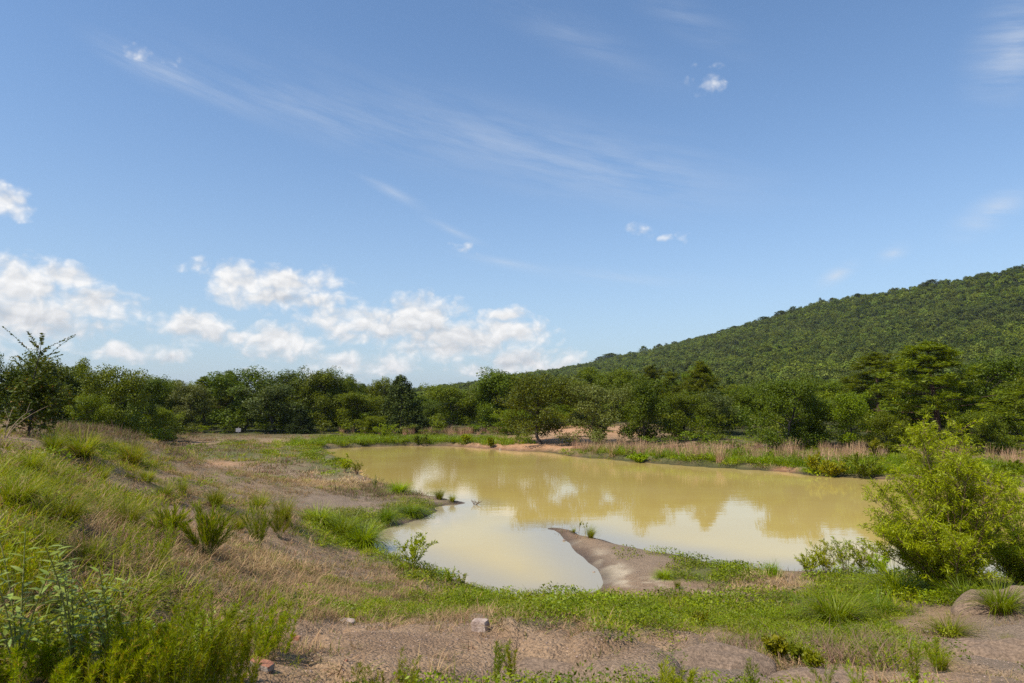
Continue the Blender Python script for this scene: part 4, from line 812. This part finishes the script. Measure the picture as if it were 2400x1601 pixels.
for (px, py, hp, wp, sd_, mat, lush, label) in TUSSOCKS:
    p = ground(px, py); hh = size_at(p, hp) / .86; ww = size_at(p, wp) / 1.35
    plant('grass_clump', tussock_parts(sd_, mat, lush), p, label, 'grass clump', (px * .37) % 6.28, (ww, ww, hh))
def broom(seed, H, Wd, ns):
    """stiff thin stems fanning out of one foot, each with short upright side twigs"""
    rng = np.random.default_rng(seed); wood, P, T, Ls = [], [], [], []
    for k in range(ns):
        a = rng.uniform(0, 6.283); r = Wd * .5 * math.sqrt(rng.random()); e = np.array([math.cos(a) * r, math.sin(a) * r, H * rng.uniform(.6, 1) * (1 - .3 * (2 * r / Wd) ** 2)]); bp = bezier(np.array([math.cos(a), math.sin(a), 0]) * .03, e * np.array([.42, .42, .55]), e, 6); wood.append(tube(bp, np.linspace(.005, .0015, 6), 4))
        n = 58; t = rng.uniform(.3, 1, n) * 5; i = np.minimum(t.astype(int), 4); f = (t - i)[:, None]; d = unit(bp[i + 1] - bp[i]); tt = unit(d + rdir(rng, n) * .42); l = rng.uniform(.06, .15, n); P.append(bp[i] * (1 - f) + bp[i + 1] * f + tt * l[:, None] * .5); T.append(tt); Ls.append(l)
    P, T, Ls = np.concatenate(P), np.concatenate(T), np.concatenate(Ls); v, q = leaf_quads(P, T, rdir(rng, len(P)), Ls, np.full(len(P), .007)); wv, wq = join(wood)
    return [('stems', smooth(mesh_np('stems', wv, wq, M['stem']))), ('twigs', mesh_np('twigs', v, q, M['grass']))]
for (px, py, hp, wp, ns, lab) in ((482, 1312, 138, 150, 44, 'wide feathery green weed fanning out on the left slope'), (606, 1290, 116, 84, 28, 'narrower feathery weed right of the wide fan on the left slope'), (395, 1262, 70, 90, 24, 'low feathery weed left above the wide fan'), (655, 1262, 60, 60, 18, 'small feathery weed below the bushiest tussock')):
    p = ground(px, py); plant('feathery_weed', broom(px, size_at(p, hp), size_at(p, wp), ns), p, lab, 'weed')
def stems_plant(seed, ns, H, spread, L, Wl, nl, mat, smat, t0=.2, droop=0., sr=.006, out=.7, side=0, upright=.5, rand=.5, bs=.08):
    """several stems from one foot, leaves set along them (and along side shoots)"""
    rng = np.random.default_rng(seed); wood, P, T = [], [], []
    def leafup(bp, n, a0):
        t = rng.uniform(a0, 1, n) * (len(bp) - 1); i = np.minimum(t.astype(int), len(bp) - 2); f = (t - i)[:, None]; p = bp[i] * (1 - f) + bp[i + 1] * f; d = unit(bp[i + 1] - bp[i])
        tt = unit(d * upright + rdir(rng, n) * rand + np.array([0, 0, -droop])); P.append(p + tt * L * .45); T.append(tt)
    for k in range(ns):
        a = rng.uniform(0, 6.283); r = spread * math.sqrt(rng.random()); h = H * (rng.uniform(.65, 1.0) if bs < .5 else rng.uniform(.3, 1.0) ** .8) * (1 - .25 * (r / spread) ** 2); b = np.array([math.cos(a), math.sin(a), 0]) * min(r, spread * bs)
        e = np.array([math.cos(a) * r * 1.15, math.sin(a) * r * 1.15, h]) + np.array([rng.normal(0, .06 if bs < .5 else .2) + (0 if bs < .5 else .14), rng.normal(0, .06 if bs < .5 else .16), 0]) * h; m = b + (e - b) * np.array([.25, .25, .6]); bp = bezier(b, m, e, 7); wood.append(tube(bp, np.linspace(1, .3, 7) * sr, 5))
        leafup(bp, nl, t0)
        for j in range(side):
            q = bp[rng.integers(2, 6)]; dd = rdir(rng, 1)[0]; dd[2] = abs(dd[2]) * .8 + .2; Ls = H * rng.uniform(.15, .34); e2 = q + dd * Ls + np.array([0, 0, -droop * Ls * .4]); b2 = bezier(q, q + dd * Ls * .6 + np.array([0, 0, .1 * Ls]), e2, 5)
            wood.append(tube(b2, np.linspace(.5, .2, 5) * sr, 4)); leafup(b2, nl, .1)
    P = np.concatenate(P); T = np.concatenate(T); l = L * rng.uniform(.6, 1.25, len(P)); v, q = leaf_quads(P, T, rdir(rng, len(P)), l, l * Wl)
    wv, wq = join(wood); return [('stems', smooth(mesh_np('stems', wv, wq, M[smat]))), ('leaves', mesh_np('leaves', v, q, M[mat]))]
def put_plant(name, px, py, hp, wp, label, cat, rz=0., **k):
    p = ground(px, py); H = size_at(p, hp); plant(name, stems_plant(H=H, spread=size_at(p, wp) * .5, **k), p, label, cat, rz)
    return p
# willows on the near shore
def willow(seed, H, Wd, ns, nb, nl, L=.082):
    rng = np.random.default_rng(seed); wood, P, T = [], [], []
    for k in range(ns + 14):
        a = k * 6.283 / ns + rng.normal(0, .3); low = k >= ns; r = Wd * .5 * (rng.uniform(.75, 1.0) if low else rng.uniform(.1, 1.0) ** .7); h = H * rng.uniform(.72, 1.0) * (1 - .58 * (r / (Wd * .5)) ** 2) * (.62 if low else 1); b = np.array([math.cos(a), math.sin(a), 0]) * .3 * rng.random()
        e = np.array([math.cos(a) * r, math.sin(a) * r, h]); bp = bezier(b, b + (e - b) * np.array([.3, .3, .62]), e, 9); wood.append(tube(bp, np.linspace(.015, .003, 9), 6))
        for j in range(nb):
            t = rng.uniform(.05, 1) * 8; i = min(int(t), 7); q = bp[i] + (bp[i + 1] - bp[i]) * (t - i); aa_ = rng.uniform(0, 6.283); Ls = Wd * rng.uniform(.12, .27) * (1.15 - .5 * t / 8)
            dd = unit(np.array([math.cos(aa_), math.sin(aa_), rng.uniform(.5, 1.7)])); e2 = q + dd * Ls + np.array([0, 0, -.05]); b2 = bezier(q, q + dd * Ls * .6 + np.array([0, 0, .16 * Ls]), e2, 6); wood.append(tube(b2, np.linspace(.006, .0018, 6), 4))
            tt = rng.uniform(.1, 1.0, nl) * 5; ii = np.minimum(tt.astype(int), 4); f = (tt - ii)[:, None]; p = b2[ii] * (1 - f) + b2[ii + 1] * f; d = unit(b2[ii + 1] - b2[ii])
            p = p + rdir(rng, nl) * .05; dirs = unit(d * .55 + rdir(rng, nl) * .75 + np.array([0, 0, -.18])); P.append(p + dirs * L * .45); T.append(dirs)
    P = np.concatenate(P); T = np.concatenate(T); l = L * rng.uniform(.6, 1.3, len(P)); v, q = leaf_quads(P, T, rdir(rng, len(P)), l, l * .17); wv, wq = join(wood)
    return [('stems', smooth(mesh_np('willow_stems', wv, wq, M['red_twig']))), ('foliage', mesh_np('willow_foliage', v, q, M['willow']))]
p = ground(2235, 1402); Hw = size_at(p, 432); plant('willow_bush', willow(5, Hw, size_at(p, 366), 28, 27, 66), p, 'large feathery yellow-green willow bush on the near shore at right', 'willow', 1.0)
p = ground(2425, 1392); plant('willow_bush', willow(6, size_at(p, 300), size_at(p, 270), 18, 24, 60), p, 'second willow bush cut off by the right picture edge', 'willow', 2.0)
# seedlings and weeds at the water
SEED = [(1895,1350,64,70,'yellowish willow seedling at the left end of the seedling row'), (1935,1352,84,70,'tall pale seedling, second from the left in the seedling row'), (1985,1352,100,80,'tallest seedling in the middle of the seedling row'), (2025,1352,86,70,'seedling on the right of the tallest one, left of the willow'), (2062,1358,72,60,'last seedling of the row, against the willow')]
for i, (px, py, hp, wp, lab) in enumerate(SEED):
    put_plant('willow_seedling', px, py, hp, wp, lab, 'seedling', seed=200 + i, ns=20, L=.075, Wl=.2, nl=34, mat='weed_yellow' if i % 2 else 'willow', smat='twig', t0=.35, sr=.004, side=1)
put_plant('shore_weed', 968, 1338, 96, 90, 'tall pale green weed at the near end of the bay', 'weed', seed=210, ns=14, L=.09, Wl=.26, nl=40, mat='willow', smat='stem', t0=.25, sr=.005, side=1)
put_plant('shore_weed', 1012, 1360, 42, 40, 'short grey-green spiky weed right of the tall pale weed', 'weed', seed=211, ns=9, L=.06, Wl=.2, nl=40, mat='weed_dark', smat='stem', t0=.1, sr=.004, side=0)
put_plant('shore_weed', 1056, 1372, 46, 26, 'light green leafy stalk at the bay edge', 'weed', seed=212, ns=5, L=.07, Wl=.3, nl=36, mat='weed', smat='stem', t0=.1, sr=.004)
put_plant('shore_weed', 1083, 1378, 40, 22, 'smaller leafy stalk at the bay edge, right of the light green one', 'weed', seed=213, ns=4, L=.07, Wl=.3, nl=30, mat='weed_yellow', smat='stem', t0=.1, sr=.004)
put_plant('shore_bush', 808, 1108, 40, 36, 'small yellow-green bush at the left water edge', 'bush', seed=214, ns=12, L=.11, Wl=.3, nl=40, mat='willow', smat='twig', t0=.3, sr=.012, side=2)
put_plant('shore_bush', 836, 1113, 34, 26, 'half bare twiggy bush standing in the water at left', 'bush', seed=215, ns=10, L=.09, Wl=.28, nl=14, mat='weed_yellow', smat='red_twig', t0=.4, sr=.014, side=3)
put_plant('reed_tuft', 878, 1148, 34, 30, 'thin dark reeds leaning at the left waterline', 'reeds', seed=216, ns=9, L=.3, Wl=.08, nl=5, mat='weed_dark', smat='stem', t0=.3, sr=.01)
put_plant('dead_twig', 1113, 1189, 18, 34, 'dead branching twig standing in shallow water off the small spit', 'twig', seed=217, ns=9, L=.05, Wl=.2, nl=3, mat='dry', smat='red_twig', t0=.3, sr=.012, side=3)
put_plant('spit_weed', 1356, 1252, 36, 16, 'thin dry stalk on the shale tongue, left of the pair', 'weed', seed=218, ns=2, L=.05, Wl=.4, nl=26, mat='weed_yellow', smat='twig', t0=.6, sr=.006)
put_plant('spit_weed', 1372, 1256, 34, 14, 'thin dry stalk on the shale tongue, right of the pair', 'weed', seed=219, ns=2, L=.05, Wl=.4, nl=26, mat='weed_yellow', smat='twig', t0=.6, sr=.006)
# bushes of the far bank
FARB = [(1908,1112,44,38,'weed_yellow','narrow yellow bush at the far waterline'), (1950,1120,42,70,'weed_yellow','broad yellow-green bush hanging over the far waterline'), (2030,1122,62,120,'weed_dark','dense dark green bush on the far bank beside the willow'), (2052,1072,44,30,'weed_yellow','yellow-leaved sapling behind the willow on the far bank'), (905,1030,40,70,'weed','light leafy bush on the far bank in front of the cedar'), (985,1045,24,60,'weed_dark','rounded dark bush on the far waterline below the cedar'), (2372,1110,26,50,'weed_dark','low olive bush on the far bank at the right edge'), (1150,1050,24,16,'weed','small upright weed on the clay shore'), (1092,1040,22,22,'weed','green reed tuft on the far shore left of the clay'), (1500,1086,22,60,'weed','low bright bush at the waterline below the red grass')]
for i, (px, py, hp, wp, mat, lab) in enumerate(FARB):
    put_plant('bank_bush', px, py, hp, wp, lab, 'bush', seed=230 + i, ns=26, L=.16, Wl=.34, nl=52, mat=mat, smat='stem', t0=.12, sr=.012, side=1)
# feathery weeds on the near slope
FEATHER = [(1160,1625,150,34,'tall feathery spike in front of the stone block',3,420),(1202,1605,92,46,'branched feathery spike right of the tall one below the block',4,320),
 (250,1640,130,230,'dense feathery weed thicket at the bottom left',16,420),(390,1640,220,230,'feathery weed thicket right of the broad-leaved weed',16,420),(500,1640,170,190,'right end of the feathery thicket at the bottom left',12,400),(90,1625,110,230,'feathery weed at the bottom left corner behind the broad leaves',12,380),(625,1545,120,110,'feathery weed clump behind the red brick',9,300),
 (1770,1640,84,60,'dark thin weed spikes at the bottom edge right of the gully',5,200),(1935,1625,70,70,'sparse dark weed stalks on the lower right mound',5,120),(2150,1640,120,70,'slanting feathery weeds at the bottom edge, lower right',6,240),(2195,1580,90,40,'upright feathery stalk left of the lower right grass clump',4,260),(2010,1640,90,80,'thin feathery weed at the bottom edge between the mounds',5,180),(1585,1640,70,90,'yellow-green weed at the bottom edge left of the gully',9,180),(900,1640,84,160,'low weedy stalks at the bottom edge below the bare patch',10,120),(30,1420,150,140,'feathery weed at the left picture edge',9,300),(330,1330,110,140,'feathery stalks above the broad-leaved weed',9,220)]
for i, (px, py, hp, wp, lab, ns, nl) in enumerate(FEATHER):
    near = py > 1320; fan = ns > 6
    put_plant('feathery_weed', px, py, hp * (1.15 if fan and near else 1), wp, lab, 'weed', seed=260 + i, ns=int(ns * 3.0) if fan else ns, L=.034 if near else .07, Wl=.10 if near else .09, nl=int(nl * .5) if near else 90, mat='weed_yellow' if 'yellow' in lab else 'weed_dark' if 'dark' in lab else 'feather', smat='stem', t0=.15, sr=.0022 if near else .005, side=0, upright=.8, rand=.7 if near else .32, bs=.85 if fan and near else .1)
YB = [(1822,1552,60,52,'round lime-green weed bush at the edge of the big mound'),(1872,1558,44,50,'second lime-green weed right of the round one'),(1640,1470,34,40,'small lime-green weed above the big mound'),(1905,1570,40,30,'thin lime weed on the lower right mound')]
for i, (px, py, hp, wp, lab) in enumerate(YB):
    put_plant('lime_weed', px, py, hp, wp, lab, 'weed', seed=290 + i, ns=20, L=.034, Wl=.5, nl=20, mat='weed_yellow', smat='stem', t0=.3, sr=.003, side=2, rand=.9)
# broad-leaved weed: its leaves can be told apart, so each is a piece of its own
def big_leaf(L, Wd, bend):
    V = []; 
    for i, t in enumerate((0, .18, .42, .68, 1)):
        w = Wd * (0.06, .75, 1, .7, .02)[i] * .5; z = -bend * L * t * t; V += [(-w, L * t, z + .22 * w), (0, L * t, z), (w, L * t, z + .22 * w)]
    Q = []
    for i in range(4):
        b = i * 3; Q += [(b, b + 1, b + 4, b + 3), (b + 1, b + 2, b + 5, b + 4)]
    return smooth(mesh_np('leaf', V, Q, M['broad']))
BL = [big_leaf(.078, .019, .15), big_leaf(.088, .021, .4), big_leaf(.062, .016, .25)]
rng = np.random.default_rng(301)
for (px, py, hp, nst, nlv, lab) in ((170,1640,330,7,24,'broad-leaved weed with pale glossy leaves at the bottom left'), (40,1600,330,6,20,'second broad-leaved weed at the left picture edge'), (255,1600,270,5,18,'smaller broad-leaved weed behind the big glossy one')):
    g0 = ground(px, min(py, 1600)); p = g0.copy(); p.z = h1(p.x, p.y); e = obj('broad_leaved_weed', None, None, p, label=lab, category='weed'); H = size_at(p, hp); wood = []
    for k in range(nst):
        a = rng.uniform(0, 6.283); r = H * rng.uniform(.1, .42); tip = np.array([math.cos(a) * r, math.sin(a) * r, H * rng.uniform(.7, 1)]); bp = bezier(np.zeros(3), tip * np.array([.25, .25, .6]), tip, 8); wood.append(tube(bp, np.linspace(.0045, .0018, 8), 5))
        for j in range(nlv):
            t = (.25 + .75 * (j + .5) / nlv) * 7; i_ = min(int(t), 6); q = bp[i_] + (bp[i_ + 1] - bp[i_]) * (t - i_); az_ = j * 2.4 + rng.normal(0, .3); el_ = rng.uniform(.1, .8)
            o = obj('leaf', BL[int(rng.integers(0, 3))], e, q); o.rotation_euler = (el_, rng.normal(0, .25), az_); sc_ = rng.uniform(.7, 1.25) * (1.1 - .4 * j / nlv); o.scale = (sc_, sc_, sc_)
    wv, wq = join(wood); obj('stems', smooth(mesh_np('stems', wv, wq, M['stem'])), e)
# elm sapling on the mound
def elm(H):
    rng = np.random.default_rng(311); wood, P, T = [], [], []
    def limb(q, e, r, n, lift=.12):
        L = np.linalg.norm(e - q); bp = bezier(q, (q + e) / 2 + np.array([0, 0, lift * L]), e, 7); wood.append(tube(bp, np.linspace(r, r * .3, 7), 5)); t = np.linspace(.12, 1, n) * 6; i = np.minimum(t.astype(int), 5); f = (t - i)[:, None]; p = bp[i] * (1 - f) + bp[i + 1] * f; d = unit(bp[i + 1] - bp[i])
        s = np.where(np.arange(n) % 2 == 0, 1, -1)[:, None] * unit(np.cross(d, np.array([0, 0, 1.]) + rng.normal(0, .3, 3))); tt = unit(s * .9 + d * .4 + rng.normal(0, .25, (n, 3))); P.append(p + tt * .03); T.append(tt); return bp
    trunk = np.array([[0, 0, 0], [.03, .02, .2 * H], [.0, 0, .4 * H], [.05, 0, .58 * H], [.14, 0, .76 * H], [.2, 0, .97 * H]]); wood.append(tube(trunk, [.035, .03, .024, .018, .011, .004], 6))
    for k in range(19):
        t = .48 + .42 * k / 19; z = t * H; q = np.array([np.interp(z, trunk[:, 2], trunk[:, 0]), 0, z]); a = k * 2.4 + rng.normal(0, .3); Ls = H * rng.uniform(.14, .36); limb(q, q + np.array([math.cos(a), math.sin(a), rng.uniform(.3, 1.3)]) * Ls, .006, 30, rng.uniform(-.1, .18))
    for k in range(66):
        t = rng.uniform(.04, .56); q = np.array([0, 0, t * H]); a = rng.uniform(0, 6.283); Ls = H * rng.uniform(.22, .5) * (1.1 - .7 * t); bp = limb(q, q + np.array([math.cos(a), math.sin(a), rng.uniform(-.05, .45)]) * Ls, .008, 26)
        for j in range(4):
            q2 = bp[rng.integers(2, 6)]; limb(q2, q2 + rdir(rng, 1)[0] * Ls * .36 * np.array([1, 1, .6]), .004, 16)
    P = np.concatenate(P); T = np.concatenate(T); n = len(P); l = .09 * rng.uniform(.7, 1.25, n); N = unit(rng.normal(size=(n, 3)) * .8 + np.array([0, -.3, .5])); v, q = leaf_quads(P, T, N, l, l * .55); wv, wq = join(wood)
    return [('trunk', smooth(mesh_np('elm_trunk', wv, wq, M['bark']))), ('crown', mesh_np('elm_crown', v, q, M['elm']))]
p = ground(66, 1022); plant('elm_sapling', elm(size_at(p, 236)), p, 'elm sapling with thin leafy top above a dark bushy base on the mound', 'sapling')
p = ground(8, 1022); put_plant('bare_branch', 8, 1026, 96, 150, 'pale bare branches leaning out at the left picture edge', 'branch', seed=312, ns=6, L=.05, Wl=.5, nl=5, mat='elm', smat='twig', t0=.5, sr=.012, side=2)

# ------------------------------------------------------------------ stones, bricks, sign
def block(L, Wd, H, seed, mats, chip=.06, sub=3):
    """a broken block: bevelled, dented box; lighter or darker material on one end"""
    import bmesh
    rng = np.random.default_rng(seed); bm = bmesh.new(); bmesh.ops.create_cube(bm, size=1)
    bmesh.ops.subdivide_edges(bm, edges=bm.edges[:], cuts=sub, use_grid_fill=True)
    for v in bm.verts:
        v.co = Vector((v.co.x * L, v.co.y * Wd, v.co.z * H)); edge = sum(abs(abs(c) - h / 2) < 1e-4 for c, h in zip(v.co, (L, Wd, H)))
        if edge >= 2: v.co *= 1 - chip * (.5 + rng.random()) * (edge - 1)
        v.co += Vector(rng.normal(0, .012 * H, 3)); v.co.z += H * .42
    me = bpy.data.meshes.new('block'); bm.to_mesh(me); bm.free()
    for m in mats: me.materials.append(m)
    if len(mats) > 1:
        for f in me.polygons:
            if f.normal.z > .6 or rng.random() < .12: f.material_index = 1
    return me
p = ground(1127, 1480); k = size_at(p, 42); o = obj('stone_block', block(k * .86, k * .62, k * .66, 401, [M['stone']], .05), None, p, label='square pinkish-grey stone block on the bare near slope', category='stone'); o.rotation_euler = (.05, -.06, -.42)
p = ground(612, 1570); k = size_at(p, 56); o = obj('red_brick', block(k, k * .46, k * .3, 402, [M['brick_grey'], M['brick']], .05), None, p, label='tilted red brick with grey side at the bottom left', category='brick'); o.rotation_euler = (.12, .18, -.32)
p = ground(694, 1502); k = size_at(p, 18); o = obj('brick_fragment', block(k, k * .6, k * .55, 403, [M['brick']], .08), None, p, label='small red brick fragment above the tilted brick', category='brick'); o.rotation_euler = (.1, .1, -.2)
p = ground(815, 1462); k = size_at(p, 34); o = obj('flat_stone', block(k, k * .6, k * .3, 404, [M['brick_grey'], M['stone']], .12), None, p, label='flat tan stone at the top edge of the left bare patch', category='stone'); o.rotation_euler = (.1, .05, -.3)
for i, (px, py, w, lab) in enumerate(((562, 1369, 12, 'tiny pale stone in the dry grass, left one'), (597, 1369, 14, 'tiny flat stone in the dry grass, right one'), (683, 1514, 12, 'pale pebble beside the red brick fragment'), (558, 1578, 12, 'small reddish stone left of the tilted brick'), (812, 1556, 8, 'small orange stone on the left bare patch'), (2172, 1482, 9, 'small pink stone on the gravel below the willow clumps'), (1322, 1270, 7, 'white pebble on the edge of the shale tongue'), (1172, 1056, 8, 'pale stone at the far clay waterline'), (1103, 1015, 10, 'pale boulder in the red grass of the far bank'), (1392, 1343, 7, 'small white shell-like stone on the shale tongue edge'))):
    p = ground(px, py); k = size_at(p, w); o = obj('small_stone', block(k, k * .7, k * .5, 410 + i, [M['brick' if 'red' in lab or 'orange' in lab else 'stone']], .2, 2), None, p, label=lab, category='stone'); o.rotation_euler = (.1, .1, i * 1.1)
def mound_mesh(seed, a, b, h):
    rng = np.random.default_rng(seed); nu, nv = 40, 16; V = []
    for j in range(nv + 1):
        ph = (j / nv) * math.pi * .5
        for i in range(nu):
            th = i / nu * 2 * math.pi; V.append((math.cos(th) * math.cos(ph) ** .62, math.sin(th) * math.cos(ph) ** .62, math.sin(ph) ** .8))
    V = np.array(V); k = seed * 3.1
    wob_ = 1 + (fbm(V[:, 0] * 1.4 + k, V[:, 1] * 1.4 + k, seed, 3) - .5) * .5; V[:, :2] *= wob_[:, None]; V[:, 2] *= 1 + (fbm(V[:, 0] * 2.2 + k, V[:, 1] * 2.2, seed + 5, 4) - .5) * .8
    V = V * np.array([a, b, h]); V[:, 2] -= h * .12; Q = [(j * nu + i, j * nu + (i + 1) % nu, (j + 1) * nu + (i + 1) % nu, (j + 1) * nu + i) for j in range(nv) for i in range(nu)]
    return smooth(mesh_np('mud_mound', V, Q, M['mudstone']))
MOUNDS = [(2372,1432,120,88,'dark grey rounded mudstone hump at the right picture edge below the willow'), (2372,1548,130,80,'lower of the two mudstone humps at the right picture edge'), (1680,1556,150,74,'broad brown mudstone slab with a dark crack in the bottom right half'), (1945,1606,130,56,'mudstone slab at the bottom edge right of the crack'), (1330,1556,130,36,'low flat mudstone slab at the bottom centre')]
for i, (px, py, wp, hp, lab) in enumerate(MOUNDS):
    p = ground(px, min(py, 1600)); a_ = size_at(p, wp); hh = size_at(p, hp) * (.62, .55, .5, .5, .4)[i]; o = obj('mudstone_hump', mound_mesh(i + 3, a_, a_ * .62, hh), None, (p.x, p.y + a_ * .15, p.z - .05), label=lab, category='rock'); o.rotation_euler.z = (.2, -.3, .25, -.15, .1)[i]
# clods along the foot of the far bank cut and on the clay
D = 90.0; d = ray(559, 1008); x = d[0] / d[1] * D; zc = CAM_Z + d[2] / d[1] * D; zg = h1(x, D); e = obj('sign', None, None, (x, D, zg), label='small white board sign on a post in front of the left treeline', category='sign')
def boxm(name, a, b, m):
    import bmesh
    bm = bmesh.new(); bmesh.ops.create_cube(bm, size=1); bmesh.ops.scale(bm, vec=[b[i] - a[i] for i in range(3)], verts=bm.verts); bmesh.ops.translate(bm, vec=[(a[i] + b[i]) / 2 for i in range(3)], verts=bm.verts); bmesh.ops.bevel(bm, geom=bm.edges[:], offset=.006, segments=1)
    me = bpy.data.meshes.new(name); bm.to_mesh(me); bm.free(); me.materials.append(m); return me
obj('post', boxm('post', (-.05, -.04, -.3), (.05, .04, zc - zg + .42), M['post']), e); obj('board', boxm('board', (-.33, -.065, zc - zg - .24), (.33, -.042, zc - zg + .24), M['sign']), e)

# ------------------------------------------------------------------ the air between here and the hill
hm, hnt, hout = new_mat('haze_air'); pv_ = nd(hnt, 'ShaderNodeVolumePrincipled'); pv_.inputs['Color'].default_value = (.80, .88, 1.0, 1); pv_.inputs['Density'].default_value = .00007; pv_.inputs['Anisotropy'].default_value = .3; put(hnt, hout.inputs['Volume'], pv_.outputs[0])
hb = boxm('haze', (-6600, -6600, -4), (6600, 6600, 205), hm); o = obj('haze', hb, kind='stuff', label='thin blue summer haze in front of the far hill', category='haze')
SC.cycles.volume_bounces = 0
